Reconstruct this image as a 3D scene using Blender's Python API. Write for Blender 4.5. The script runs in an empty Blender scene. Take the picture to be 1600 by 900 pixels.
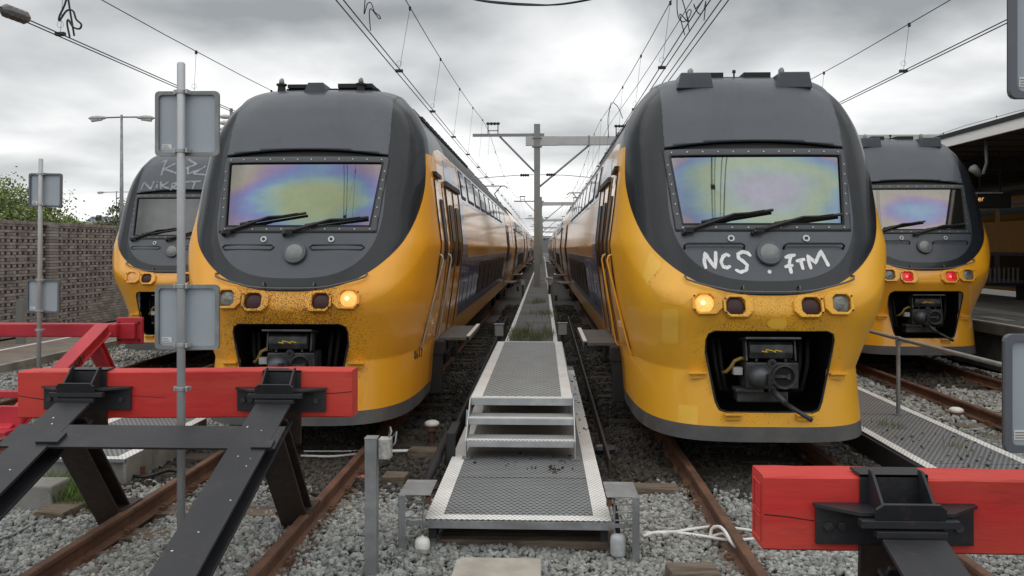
import bpy, math, random
import numpy as np
from mathutils import Vector, Matrix
random.seed(7); rng = np.random.default_rng(7)
R = math.radians
scene = bpy.context.scene
C = scene.collection

# ------------------------------------------------------------------ camera
CAM_Z = 2.17; YAW = R(2.18); SKY_SEED = 3.47; F_PX = 1290.0; HOR = 388.0
cam_d = bpy.data.cameras.new('camera'); cam = bpy.data.objects.new('camera', cam_d); C.objects.link(cam)
cam.location = (0, 0, CAM_Z); cam.rotation_euler = (R(90), 0, YAW)
cam_d.sensor_width = 36; cam_d.lens = 36 * F_PX / 1600
cam_d.shift_y = -(450 - HOR) / 1600
cam_d.clip_start = 0.1; cam_d.clip_end = 5000
scene.camera = cam

# ------------------------------------------------------------------ world: overcast sky
SUN_EL, SUN_AZ = R(76), R(12)          # high, behind the camera and a little to the left
w = bpy.data.worlds.new('World'); scene.world = w; w.use_nodes = True
nt = w.node_tree; nt.nodes.clear()
def nn(nt, t, **k):
    n = nt.nodes.new(t)
    for a, b in k.items(): setattr(n, a, b)
    return n
out = nn(nt, 'ShaderNodeOutputWorld')
sky = nn(nt, 'ShaderNodeTexSky'); sky.sky_type = 'NISHITA'; sky.sun_disc = False
sky.sun_elevation = SUN_EL; sky.sun_rotation = R(180) + SUN_AZ
bg_sky = nn(nt, 'ShaderNodeBackground'); bg_sky.inputs[1].default_value = 0.1
nt.links.new(sky.outputs[0], bg_sky.inputs[0])
tc = nn(nt, 'ShaderNodeTexCoord')
sep = nn(nt, 'ShaderNodeSeparateXYZ'); nt.links.new(tc.outputs['Generated'], sep.inputs[0])
def math_node(nt, op, a, b=None, c=None):
    m = nn(nt, 'ShaderNodeMath', operation=op)
    for i, v in enumerate((a, b, c)):
        if v is None: continue
        if isinstance(v, (int, float)): m.inputs[i].default_value = v
        else: nt.links.new(v, m.inputs[i])
    return m.outputs[0]
zc = math_node(nt, 'MAXIMUM', sep.outputs[2], 0.0)
den = math_node(nt, 'ADD', zc, 0.26)
cx = math_node(nt, 'DIVIDE', sep.outputs[0], den); cy = math_node(nt, 'DIVIDE', sep.outputs[1], den)
comb = nn(nt, 'ShaderNodeCombineXYZ'); nt.links.new(cx, comb.inputs[0]); nt.links.new(cy, comb.inputs[1])
comb.inputs[2].default_value = SKY_SEED
n1 = nn(nt, 'ShaderNodeTexNoise'); n1.inputs['Scale'].default_value = 1.5; n1.inputs['Detail'].default_value = 6
n1.inputs['Roughness'].default_value = 0.46; n1.inputs['Distortion'].default_value = 0.2
nt.links.new(comb.outputs[0], n1.inputs['Vector'])
hz = nn(nt, 'ShaderNodeMapRange'); hz.inputs['From Min'].default_value = 0.0; hz.inputs['From Max'].default_value = 0.36
hz.inputs['To Min'].default_value = 0.16; hz.inputs['To Max'].default_value = 0.0
nt.links.new(zc, hz.inputs['Value'])
fac = math_node(nt, 'ADD', n1.outputs['Fac'], hz.outputs[0])
ramp = nn(nt, 'ShaderNodeValToRGB')
e = ramp.color_ramp.elements
e[0].position = 0.40; e[0].color = (0.29, 0.305, 0.315, 1)
e[1].position = 0.74; e[1].color = (1.0, 1.0, 0.99, 1)
m_ = e.new(0.51); m_.color = (0.50, 0.515, 0.52, 1)
m_ = e.new(0.61); m_.color = (0.70, 0.71, 0.715, 1)
nt.links.new(fac, ramp.inputs[0])
bg_c = nn(nt, 'ShaderNodeBackground'); bg_c.inputs[1].default_value = 1.0
nt.links.new(ramp.outputs[0], bg_c.inputs[0])
mixw = nn(nt, 'ShaderNodeMixShader'); mixw.inputs[0].default_value = 0.96
nt.links.new(bg_sky.outputs[0], mixw.inputs[1]); nt.links.new(bg_c.outputs[0], mixw.inputs[2])
nt.links.new(mixw.outputs[0], out.inputs[0])

# ------------------------------------------------------------------ sun behind cloud
sd = bpy.data.lights.new('sun', 'SUN'); sd.energy = 1.5; sd.angle = R(110); sd.color = (1.0, 0.97, 0.92)
sun = bpy.data.objects.new('sun', sd); C.objects.link(sun)
sun.rotation_euler = (R(90) - SUN_EL, 0, -SUN_AZ)
scene.view_settings.view_transform = 'Standard'; scene.view_settings.look = 'None'
scene.view_settings.exposure = 0.28; scene.view_settings.gamma = 1.0
scene.view_settings.use_curve_mapping = False
scene.render.engine = 'CYCLES'
scene.cycles.max_bounces = 6; scene.cycles.use_denoising = True

# ------------------------------------------------------------------ measuring helpers
CA, SA = math.cos(YAW), math.sin(YAW)
def ray(px, py):
    u = (px - 800) / F_PX
    return u * CA - SA, u * SA + CA, (HOR - py) / F_PX
def at_z(px, py, z):
    dx, dy, dz = ray(px, py); t = (z - CAM_Z) / dz
    return Vector((dx * t, dy * t, z))
def at_x(px, py, X):
    dx, dy, dz = ray(px, py); t = X / dx
    return Vector((X, dy * t, CAM_Z + dz * t))
def at_y(px, py, Y):
    dx, dy, dz = ray(px, py); t = Y / dy
    return Vector((dx * t, Y, CAM_Z + dz * t))
def in_frame(X, Y, Z, m=40):
    cx_ = X * CA + Y * SA; cd = -X * SA + Y * CA
    px = 800 + F_PX * cx_ / np.maximum(cd, .01); py = HOR - F_PX * (Z - CAM_Z) / np.maximum(cd, .01)
    return (cd > .1) & (px > -m) & (px < 1600 + m) & (py < 900 + m) & (py > -m)

# ------------------------------------------------------------------ materials
MATS = {}
def mat(name, col, rough=.6, metal=0.0, var=.15, vs=6.0, bump=0.0, bs=80.0, coat=0.0, spec=.5, island=0.0, alt=None,
        speck=0.0, emit=None, es=1.0, stretch=None, altpos=(.45, .62), coat_rough=.08, rust=None, rust_pos=(.55, .7)):
    if name in MATS: return MATS[name]
    m = bpy.data.materials.new(name); m.use_nodes = True; t = m.node_tree; p = t.nodes['Principled BSDF']
    L = t.links.new
    tcn = nn(t, 'ShaderNodeTexCoord'); vec = tcn.outputs['Object']
    if stretch:
        mp = nn(t, 'ShaderNodeMapping'); mp.inputs['Scale'].default_value = stretch; L(vec, mp.inputs[0]); vec = mp.outputs[0]
    no = nn(t, 'ShaderNodeTexNoise'); no.inputs['Scale'].default_value = vs; no.inputs['Detail'].default_value = 5
    no.inputs['Roughness'].default_value = .6; L(vec, no.inputs['Vector'])
    def mixc(f, a, b, blend='MIX'):
        mx = nn(t, 'ShaderNodeMix', data_type='RGBA', blend_type=blend)
        if isinstance(f, (int, float)): mx.inputs[0].default_value = f
        else: L(f, mx.inputs[0])
        for i, v in ((6, a), (7, b)):
            if isinstance(v, tuple): mx.inputs[i].default_value = (*v[:3], 1)
            else: L(v, mx.inputs[i])
        return mx.outputs[2]
    def rng_(f, a, b):
        mr = nn(t, 'ShaderNodeMapRange'); mr.inputs['From Min'].default_value = a; mr.inputs['From Max'].default_value = b
        L(f, mr.inputs['Value']); return mr.outputs[0]
    lo = tuple(max(0, c * (1 - var)) for c in col); hi = tuple(min(1, c * (1 + var)) for c in col)
    cc = mixc(rng_(no.outputs['Fac'], .3, .7), lo, hi)
    if alt:
        n2 = nn(t, 'ShaderNodeTexNoise'); n2.inputs['Scale'].default_value = vs * .37; n2.inputs['Detail'].default_value = 6
        L(vec, n2.inputs['Vector']); cc = mixc(rng_(n2.outputs['Fac'], *altpos), cc, alt)
    if rust:
        n3 = nn(t, 'ShaderNodeTexNoise'); n3.inputs['Scale'].default_value = vs * 2.1; n3.inputs['Detail'].default_value = 8
        n3.inputs['Roughness'].default_value = .7
        L(vec, n3.inputs['Vector']); cc = mixc(rng_(n3.outputs['Fac'], *rust_pos), cc, rust)
    if island:
        g = nn(t, 'ShaderNodeNewGeometry')
        mr = nn(t, 'ShaderNodeMapRange'); mr.inputs['To Min'].default_value = 1 - island; mr.inputs['To Max'].default_value = 1 + island
        L(g.outputs['Random Per Island'], mr.inputs['Value'])
        hs = nn(t, 'ShaderNodeHueSaturation'); L(mr.outputs[0], hs.inputs['Value']); L(cc, hs.inputs['Color']); cc = hs.outputs[0]
    if speck:
        n4 = nn(t, 'ShaderNodeTexNoise'); n4.inputs['Scale'].default_value = 85; n4.inputs['Detail'].default_value = 3
        L(tcn.outputs['Object'], n4.inputs['Vector'])
        sp = nn(t, 'ShaderNodeSeparateXYZ'); L(tcn.outputs['Object'], sp.inputs[0])
        ax = math_node(t, 'ABSOLUTE', sp.outputs[0]); ax = math_node(t, 'SUBTRACT', ax, .45)
        ax = math_node(t, 'MAXIMUM', ax, 0.0)
        az = math_node(t, 'SUBTRACT', sp.outputs[2], 1.2); az = math_node(t, 'ABSOLUTE', az)
        dd = math_node(t, 'ADD', math_node(t, 'MULTIPLY', ax, .36), math_node(t, 'MULTIPLY', az, .13))
        th = math_node(t, 'ADD', dd, .62 - speck * .155)
        f4 = math_node(t, 'SUBTRACT', n4.outputs['Fac'], th)
        f4 = rng_(f4, 0.0, .05)
        f4 = math_node(t, 'MULTIPLY', f4, .85)
        cc = mixc(f4, cc, (.035, .022, .012))
        # streaky road-film over the lower nose
        n5 = nn(t, 'ShaderNodeTexNoise'); n5.inputs['Scale'].default_value = 2.6; n5.inputs['Detail'].default_value = 7
        L(tcn.outputs['Object'], n5.inputs['Vector'])
        f5 = rng_(math_node(t, 'SUBTRACT', n5.outputs['Fac'], math_node(t, 'MULTIPLY', dd, 1.2)), .38, .75)
        f5 = math_node(t, 'MULTIPLY', f5, .42)
        cc = mixc(f5, cc, (.16, .085, .02))
    L(cc, p.inputs['Base Color'])
    rr = nn(t, 'ShaderNodeMapRange'); rr.inputs['To Min'].default_value = max(.02, rough * .8); rr.inputs['To Max'].default_value = min(1, rough * 1.2)
    L(no.outputs['Fac'], rr.inputs['Value']); L(rr.outputs[0], p.inputs['Roughness'])
    p.inputs['Metallic'].default_value = metal; p.inputs['Specular IOR Level'].default_value = spec
    p.inputs['Coat Weight'].default_value = coat; p.inputs['Coat Roughness'].default_value = coat_rough
    if bump:
        nb = nn(t, 'ShaderNodeTexNoise'); nb.inputs['Scale'].default_value = bs; nb.inputs['Detail'].default_value = 4
        L(vec, nb.inputs['Vector'])
        b = nn(t, 'ShaderNodeBump'); b.inputs['Strength'].default_value = bump; b.inputs['Distance'].default_value = .02
        L(nb.outputs['Fac'], b.inputs['Height']); L(b.outputs[0], p.inputs['Normal'])
    if emit:
        p.inputs['Emission Color'].default_value = (*emit, 1); p.inputs['Emission Strength'].default_value = es
    MATS[name] = m
    return m

def grating_mat(name, col, hole, pitch=(.03, .03), rad=.3, bump=.6, rough=.5):
    """perforated anti-slip sheet: rows of round holes (object coordinates, metres)"""
    if name in MATS: return MATS[name]
    m = bpy.data.materials.new(name); m.use_nodes = True; t = m.node_tree; p = t.nodes['Principled BSDF']; L = t.links.new
    tcn = nn(t, 'ShaderNodeTexCoord'); sp = nn(t, 'ShaderNodeSeparateXYZ'); L(tcn.outputs['Object'], sp.inputs[0])
    ux = math_node(t, 'DIVIDE', sp.outputs[0], pitch[0]); uy = math_node(t, 'DIVIDE', sp.outputs[1], pitch[1])
    row = math_node(t, 'FLOOR', uy); odd = math_node(t, 'MULTIPLY', math_node(t, 'MODULO', row, 2.0), .5)
    ux = math_node(t, 'ADD', ux, odd)
    fx = math_node(t, 'SUBTRACT', math_node(t, 'FRACT', ux), .5); fy = math_node(t, 'SUBTRACT', math_node(t, 'FRACT', uy), .5)
    r2 = math_node(t, 'SQRT', math_node(t, 'ADD', math_node(t, 'MULTIPLY', fx, fx), math_node(t, 'MULTIPLY', fy, fy)))
    mr = nn(t, 'ShaderNodeMapRange'); mr.inputs['From Min'].default_value = rad * .75; mr.inputs['From Max'].default_value = rad
    L(r2, mr.inputs['Value'])
    no = nn(t, 'ShaderNodeTexNoise'); no.inputs['Scale'].default_value = 4; no.inputs['Detail'].default_value = 6; L(tcn.outputs['Object'], no.inputs['Vector'])
    mx0 = nn(t, 'ShaderNodeMix', data_type='RGBA'); L(no.outputs['Fac'], mx0.inputs[0])
    mx0.inputs[6].default_value = (*[c * .72 for c in col], 1); mx0.inputs[7].default_value = (*[c * 1.2 for c in col], 1)
    mx = nn(t, 'ShaderNodeMix', data_type='RGBA'); L(mr.outputs[0], mx.inputs[0])
    mx.inputs[6].default_value = (*hole, 1); L(mx0.outputs[2], mx.inputs[7])
    L(mx.outputs[2], p.inputs['Base Color']); p.inputs['Roughness'].default_value = rough; p.inputs['Metallic'].default_value = .25
    b = nn(t, 'ShaderNodeBump'); b.inputs['Strength'].default_value = bump; b.inputs['Distance'].default_value = .006
    L(mr.outputs[0], b.inputs['Height']); L(b.outputs[0], p.inputs['Normal'])
    MATS[name] = m; return m

def glass_mat(name, stops, x0, z0, ax, az, seed, bright=.8):
    """laminated windscreen; coloured rings of the reflected sky are painted into its gloss colour"""
    m = bpy.data.materials.new(name); m.use_nodes = True; t = m.node_tree; t.nodes.clear(); L = t.links.new
    o = nn(t, 'ShaderNodeOutputMaterial'); tcn = nn(t, 'ShaderNodeTexCoord')
    sp = nn(t, 'ShaderNodeSeparateXYZ'); L(tcn.outputs['Object'], sp.inputs[0])
    mp = nn(t, 'ShaderNodeMapping'); mp.inputs['Location'].default_value = (seed, seed, seed); mp.inputs['Scale'].default_value = (.75, 1, 2.6)
    L(tcn.outputs['Object'], mp.inputs[0])
    no = nn(t, 'ShaderNodeTexNoise'); no.inputs['Scale'].default_value = 1.5; no.inputs['Detail'].default_value = 4; L(mp.outputs[0], no.inputs['Vector'])
    dx = math_node(t, 'DIVIDE', math_node(t, 'SUBTRACT', sp.outputs[0], x0), ax); dz = math_node(t, 'DIVIDE', math_node(t, 'SUBTRACT', sp.outputs[2], z0), az)
    r = math_node(t, 'SQRT', math_node(t, 'ADD', math_node(t, 'MULTIPLY', dx, dx), math_node(t, 'MULTIPLY', dz, dz)))
    f = math_node(t, 'ADD', r, math_node(t, 'MULTIPLY', math_node(t, 'SUBTRACT', no.outputs['Fac'], .5), .62))
    rp = nn(t, 'ShaderNodeValToRGB'); el = rp.color_ramp.elements; rp.color_ramp.interpolation = 'B_SPLINE'
    el[0].position = stops[0][0]; el[0].color = (*stops[0][1], 1); el[1].position = stops[-1][0]; el[1].color = (*stops[-1][1], 1)
    for ps, cl in stops[1:-1]:
        q = el.new(ps); q.color = (*cl, 1)
    L(f, rp.inputs[0])
    gl = nn(t, 'ShaderNodeBsdfGlossy'); gl.inputs['Roughness'].default_value = .035; L(rp.outputs[0], gl.inputs['Color'])
    df = nn(t, 'ShaderNodeBsdfDiffuse'); df.inputs['Color'].default_value = (.045, .045, .043, 1)
    mx = nn(t, 'ShaderNodeMixShader')
    nd = nn(t, 'ShaderNodeTexNoise'); nd.inputs['Scale'].default_value = 5; nd.inputs['Detail'].default_value = 8; nd.inputs['Roughness'].default_value = .7; L(tcn.outputs['Object'], nd.inputs['Vector'])
    md = nn(t, 'ShaderNodeMapRange'); md.inputs['From Min'].default_value = .3; md.inputs['From Max'].default_value = .75; md.inputs['To Min'].default_value = bright; md.inputs['To Max'].default_value = bright - .16
    L(nd.outputs['Fac'], md.inputs['Value']); L(md.outputs[0], mx.inputs[0])
    L(df.outputs[0], mx.inputs[1]); L(gl.outputs[0], mx.inputs[2]); L(mx.outputs[0], o.inputs[0])
    return m

# ------------------------------------------------------------------ mesh helpers
class MB:
    def __init__(s): s.v = []; s.f = []
    def add(s, vs, fs):
        b = len(s.v); s.v += [tuple(v) for v in vs]; s.f += [tuple(b + i for i in f) for f in fs]; return s
    def box(s, c, d, M=None):
        x, y, z = d[0] / 2, d[1] / 2, d[2] / 2
        vs = [Vector((sx * x, sy * y, sz * z)) for sx in (-1, 1) for sy in (-1, 1) for sz in (-1, 1)]
        if M is not None: vs = [M @ v for v in vs]
        vs = [v + Vector(c) for v in vs]
        return s.add(vs, [(0, 1, 3, 2), (4, 6, 7, 5), (0, 4, 5, 1), (2, 3, 7, 6), (0, 2, 6, 4), (1, 5, 7, 3)])
    def bb(s, x0, x1, y0, y1, z0, z1): return s.box(((x0 + x1) / 2, (y0 + y1) / 2, (z0 + z1) / 2), (abs(x1 - x0), abs(y1 - y0), abs(z1 - z0)))
    def tube(s, pts, r, n=8, caps=True):
        pts = [Vector(p) for p in pts]; rs = r if isinstance(r, (list, tuple)) else [r] * len(pts)
        rings = []; up = None
        for i, p in enumerate(pts):
            d = (pts[min(i + 1, len(pts) - 1)] - pts[max(i - 1, 0)])
            d = d.normalized() if d.length > 1e-9 else Vector((0, 0, 1))
            if up is None: up = Vector((0, 0, 1)) if abs(d.z) < .9 else Vector((1, 0, 0))
            a = d.cross(up).normalized(); b = a.cross(d).normalized(); up = b
            rings.append([p + (a * math.cos(2 * math.pi * k / n) + b * math.sin(2 * math.pi * k / n)) * rs[i] for k in range(n)])
        vs = [v for ring in rings for v in ring]; fs = []
        for i in range(len(pts) - 1):
            for k in range(n):
                k2 = (k + 1) % n
                fs.append((i * n + k, i * n + k2, (i + 1) * n + k2, (i + 1) * n + k))
        if caps: fs += [tuple(range(n - 1, -1, -1)), tuple((len(pts) - 1) * n + k for k in range(n))]
        return s.add(vs, fs)
    def cyl(s, p0, p1, r, n=12): return s.tube([p0, p1], r, n)
    def prism(s, poly, p0, ax, ay, az, h):
        """polygon (2-D) in the ax/ay plane at p0, extruded h along az"""
        p0, ax, ay, az = Vector(p0), Vector(ax), Vector(ay), Vector(az); n = len(poly)
        vs = [p0 + ax * a + ay * b for a, b in poly] + [p0 + ax * a + ay * b + az * h for a, b in poly]
        return s.add(vs, [tuple(range(n - 1, -1, -1)), tuple(range(n, 2 * n))] + [(i, (i + 1) % n, n + (i + 1) % n, n + i) for i in range(n)])
    def build(s, name, m, parent=None, smooth=False, bevel=0.0, auto=None):
        me = bpy.data.meshes.new(name); me.from_pydata(s.v, [], s.f); me.update()
        me.materials.append(m)
        if smooth: me.polygons.foreach_set('use_smooth', [True] * len(me.polygons))
        o = bpy.data.objects.new(name, me); C.objects.link(o); o.parent = parent
        if auto is not None:
            me.polygons.foreach_set('use_smooth', [True] * len(me.polygons)); me.set_sharp_from_angle(angle=R(auto))
        if bevel:
            b = o.modifiers.new('bevel', 'BEVEL'); b.width = bevel; b.segments = 2; b.limit_method = 'ANGLE'
        return o
def share(name, me, parent=None, loc=(0, 0, 0), rot=(0, 0, 0), scale=(1, 1, 1)):
    o = bpy.data.objects.new(name, me); C.objects.link(o); o.parent = parent
    o.location = loc; o.rotation_euler = rot; o.scale = scale; return o
def tag(o, label=None, cat=None, group=None, kind=None):
    if label: o['label'] = label
    if cat: o['category'] = cat
    if group: o['group'] = group
    if kind: o['kind'] = kind
    return o
def thing(name, label, cat, loc=(0, 0, 0), group=None, rz=0):
    o = bpy.data.objects.new(name, None); C.objects.link(o); o.location = loc; o.rotation_euler = (0, 0, rz)
    o.empty_display_size = .2
    return tag(o, label, cat, group)
def arc(c, r, a0, a1, n, ax, ay):
    c, ax, ay = Vector(c), Vector(ax), Vector(ay)
    return [c + (ax * math.cos(a0 + (a1 - a0) * i / n) + ay * math.sin(a0 + (a1 - a0) * i / n)) * r for i in range(n + 1)]
def rot_x(a): return Matrix.Rotation(a, 3, 'X')
def rot_z(a): return Matrix.Rotation(a, 3, 'Z')
def np_mesh(name, V, Fq, m, parent=None, smooth=False):
    """big mesh from numpy: V (n,3), F (k,c)"""
    me = bpy.data.meshes.new(name); n, k, c = len(V), len(Fq), Fq.shape[1]
    me.vertices.add(n); me.vertices.foreach_set('co', V.astype(np.float32).ravel())
    me.loops.add(k * c); me.loops.foreach_set('vertex_index', Fq.astype(np.int32).ravel())
    me.polygons.add(k); me.polygons.foreach_set('loop_start', np.arange(0, k * c, c, dtype=np.int32))
    me.polygons.foreach_set('loop_total', np.full(k, c, dtype=np.int32))
    if smooth: me.polygons.foreach_set('use_smooth', np.ones(k, dtype=bool))
    else: me.polygons.foreach_set('use_smooth', np.zeros(k, dtype=bool))
    me.update(calc_edges=True); me.materials.append(m)
    o = bpy.data.objects.new(name, me); C.objects.link(o); o.parent = parent; return o

# palette -----------------------------------------------------------
YEL = mat('train_yellow', (.80, .37, .016), .30, var=.05, vs=1.2, coat=.75, coat_rough=.07, bump=.012, bs=3, alt=(.70, .30, .016), altpos=(.45, .75))
YEL_DIRTY = mat('train_yellow_speckled', (.82, .375, .018), .45, var=.05, vs=1.2, coat=.25, alt=(.72, .31, .016), altpos=(.45, .75), speck=1.0)
YEL_DIRTY2 = mat('train_yellow_faded', (.80, .405, .022), .48, var=.06, vs=1.2, coat=.22, alt=(.77, .375, .02), altpos=(.4, .7), speck=.5)
YEL_PATCH = mat('patch_yellow', (.82, .47, .05), .45, var=.06, coat=.2)
YEL_PATCH2 = mat('patch_orange', (.84, .43, .045), .45, var=.06, coat=.2)
MASK = mat('mask_dark', (.013, .016, .020), .28, var=.2, vs=1.5, coat=.32, spec=.2, alt=(.022, .026, .030), altpos=(.4, .7))
PANEL = mat('panel_grey', (.054, .065, .081), .42, var=.14, vs=2.0, coat=.22, alt=(.074, .086, .103), altpos=(.42, .72), rust=(.045, .052, .062), rust_pos=(.55, .75), bump=.05, bs=150)
ROOFG = mat('roof_grey', (.07, .08, .09), .55, var=.12, vs=2)
SKIRT = mat('skirt_grey', (.075, .075, .078), .65, var=.2, vs=6, alt=(.11, .105, .1))
BLUE = mat('train_blue', (.022, .035, .13), .3, var=.1, coat=.7, coat_rough=.07, alt=(.03, .042, .13))
BLUE_P = mat('train_blue_pale_sheen', (.20, .25, .42), .3, var=.1, coat=.75, coat_rough=.07)  # train blue made paler: sky reflection on the upper side painted in
WIND = mat('door_window', (.006, .007, .008), .35, var=.05, spec=.15)
WIN = mat('side_window', (.012, .014, .016), .06, var=.05, spec=.7)
RUB = mat('rubber_black', (.012, .012, .013), .55, var=.2)
BLACK = mat('underframe_black', (.016, .016, .017), .75, var=.3, vs=5)
CAVITY = mat('cavity_black', (.006, .006, .006), .9, var=.2)
STEELD = mat('coupler_steel', (.062, .064, .066), .5, metal=.35, var=.35, vs=14, alt=(.03, .03, .032), bump=.15, bs=60)
SILV = mat('bare_steel', (.42, .43, .43), .4, metal=.6, var=.15)
GALV = mat('galvanised', (.50, .52, .53), .42, metal=.55, var=.14, vs=9, alt=(.40, .42, .43))
GALVD = mat('galvanised_dull', (.27, .285, .295), .55, metal=.4, var=.2, vs=9, alt=(.2, .21, .215))
ALU = mat('sign_back_aluminium', (.36, .41, .46), .5, metal=.12, var=.06, vs=3)
ALUE = mat('sign_edge', (.12, .135, .155), .5, metal=.25, var=.1)
POLE = mat('pole_grey', (.46, .48, .50), .45, metal=.3, var=.08, vs=5)
REDW = mat('beam_red', (.56, .028, .024), .6, var=.10, vs=3, alt=(.56, .052, .036), stretch=(.5, 2, 3), rust=(.25, .024, .020), rust_pos=(.55, .86), bump=.10, bs=12)
REDS = mat('steel_red', (.46, .026, .042), .45, var=.12, vs=3, alt=(.40, .02, .035), rust=(.22, .03, .03), rust_pos=(.66, .74))
BLK = mat('buffer_black', (.015, .016, .020), .5, var=.18, vs=6, alt=(.021, .022, .026), rust=(.055, .036, .026), rust_pos=(.57, .74), bump=.08, bs=40)
BLKS = mat('buffer_black_rusty', (.03, .024, .021), .65, var=.3, vs=8, rust=(.075, .035, .02), rust_pos=(.5, .65))
RAIL = mat('rail_rust', (.105, .052, .032), .7, var=.25, vs=7, alt=(.15, .072, .04), rust=(.05, .03, .022), rust_pos=(.55, .68), bump=.2, bs=50)
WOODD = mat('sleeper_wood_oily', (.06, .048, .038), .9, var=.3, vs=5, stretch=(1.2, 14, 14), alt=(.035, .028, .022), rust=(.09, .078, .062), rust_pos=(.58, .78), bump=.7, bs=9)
WOOD = mat('sleeper_wood', (.17, .135, .10), .9, var=.3, vs=5, stretch=(1.2, 14, 14), alt=(.085, .062, .045), rust=(.24, .21, .17), rust_pos=(.55, .75), bump=.7, bs=9)
CONC = mat('concrete', (.40, .37, .32), .85, var=.14, vs=7, alt=(.30, .28, .24), bump=.25, bs=50)
CONCD = mat('concrete_grey', (.26, .255, .24), .85, var=.2, vs=4, alt=(.17, .165, .15), bump=.2, bs=40)
STONER = mat('ballast_stone_rusty', (.19, .155, .13), .9, var=.3, vs=3, island=.4, alt=(.13, .09, .07), spec=.25)
STONE = mat('ballast_stone', (.27, .28, .268), .9, var=.3, vs=.55, island=.38, alt=(.34, .33, .30), altpos=(.5, .72), rust=(.13, .105, .085), rust_pos=(.62, .8), spec=.25)
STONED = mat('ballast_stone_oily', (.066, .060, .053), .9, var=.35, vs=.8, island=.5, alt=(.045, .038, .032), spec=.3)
GRAV = mat('ground_gravel', (.10, .098, .09), .95, var=.4, vs=25, alt=(.06, .055, .048), bump=1.0, bs=24)
WHITEP = mat('white_paint', (.72, .72, .70), .6, var=.1, vs=8, rust=(.32, .31, .29), rust_pos=(.58, .74))
WHITE = mat('white_plastic', (.75, .75, .73), .45, var=.06)
BIN = grating_mat('grating_grey', (.25, .265, .275), (.03, .032, .034), (.052, .042), .36, bump=1.0)
BINW = grating_mat('grating_white', (.86, .86, .84), (.34, .34, .34), (.04, .034), .27)
ASPH = mat('path_surface', (.20, .17, .14), .9, var=.15, vs=5, alt=(.16, .14, .12))
PLATC = mat('platform_concrete', (.22, .215, .20), .85, var=.2, vs=3, alt=(.15, .145, .135))
GRASSM = mat('grass_blade', (.10, .17, .035), .7, var=.35, vs=6, island=.35)
GRASSD = mat('grass_blade_dry', (.17, .19, .09), .8, var=.35, vs=6, island=.4)
LEAF = mat('tree_leaf', (.16, .21, .065), .7, var=.3, vs=2, island=.45)
LEAF2 = mat('tree_leaf_dark', (.09, .115, .05), .7, var=.3, vs=2, island=.45)
BARK = mat('bark', (.11, .10, .08), .9, var=.3)
WIRE = mat('wire_dark', (.022, .024, .026), .6, metal=.2)
MAST = mat('mast_grey', (.23, .245, .24), .6, metal=.2, var=.1, vs=3)
MASTL = mat('beam_pale_grey', (.45, .46, .45), .6, metal=.1, var=.08, vs=2)

# ================================================================== SETTING: ground, tracks, ballast
TRX = {1: -6.94, 2: -2.70, 3: 2.21, 4: 6.48}; TRZ = {4: .08}
TIPY = {1: 15.0, 2: 8.66, 3: 8.10, 4: 14.2}
GZ = -.172
g = MB().add([(-1500, -200, -.22), (1500, -200, -.22), (1500, 3000, -.22), (-1500, 3000, -.22)], [(0, 1, 2, 3)]).build('ground', GRAV)
tag(g, 'dark gravel and soil under the tracks', kind='structure')

# rails and sleepers
prof = [(-.07, -.158), (.07, -.158), (.07, -.145), (.014, -.125), (.010, -.045), (.036, -.034), (.036, -.006), (.028, 0), (-.028, 0), (-.036, -.006), (-.036, -.034), (-.010, -.045), (-.014, -.125), (-.07, -.145)]
rail_me = None; sl_me = None
slb = MB(); nx = 10
for (xa, ya, za) in [(0, 0, 0)]:
    slb.bb(-1.3, 1.3, -.13, .13, -.30, -.152)
sleeper_o = slb.build('sleeper', WOOD, None, bevel=.012); sl_me = sleeper_o.data
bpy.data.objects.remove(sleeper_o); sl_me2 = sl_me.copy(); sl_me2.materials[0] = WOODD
pl = MB().bb(-.10, .10, -.085, .085, -.152, -.143)
for sx in (-.085, .085):
    pl.box((sx, 0, -.128), (.035, .10, .035)); pl.cyl((sx, 0, -.145), (sx, 0, -.095), .014, 6)
clip_o = pl.build('rail_chair', RAIL); clip_me = clip_o.data; bpy.data.objects.remove(clip_o)
tr_lab = {1: 'rusty track on the far left, ending at the all red steel buffer',
          2: 'rusty track ending at the left red beam on two black struts',
          3: 'rusty track under the graffiti tagged train, ending at the near right red beam',
          4: 'rusty track by the platform under the train with red tail lights'}
for k, X in TRX.items():
    t = thing('railway_track', tr_lab[k], 'track', (X, 0, TRZ.get(k, 0)), 'tracks of the terminus')
    y0 = {1: 8.0, 2: 3.2, 3: 2.2, 4: 6.0}[k]
    for sx in (-.752, .752):
        MB().prism(prof, (sx, y0, 0), (1, 0, 0), (0, 0, 1), (0, 1, 0), 190).build('rail', RAIL, t)
    y = y0 + .3; i = 0
    while y < 26:
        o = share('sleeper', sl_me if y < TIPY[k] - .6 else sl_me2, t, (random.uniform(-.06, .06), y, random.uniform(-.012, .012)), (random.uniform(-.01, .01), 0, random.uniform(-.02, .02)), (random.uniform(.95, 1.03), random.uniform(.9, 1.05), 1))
        if y < 17:
            for sx in (-.752, .752): share('rail_chair', clip_me, t, (sx, y, 0))
        y += .62 + random.uniform(-.03, .03); i += 1

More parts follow.
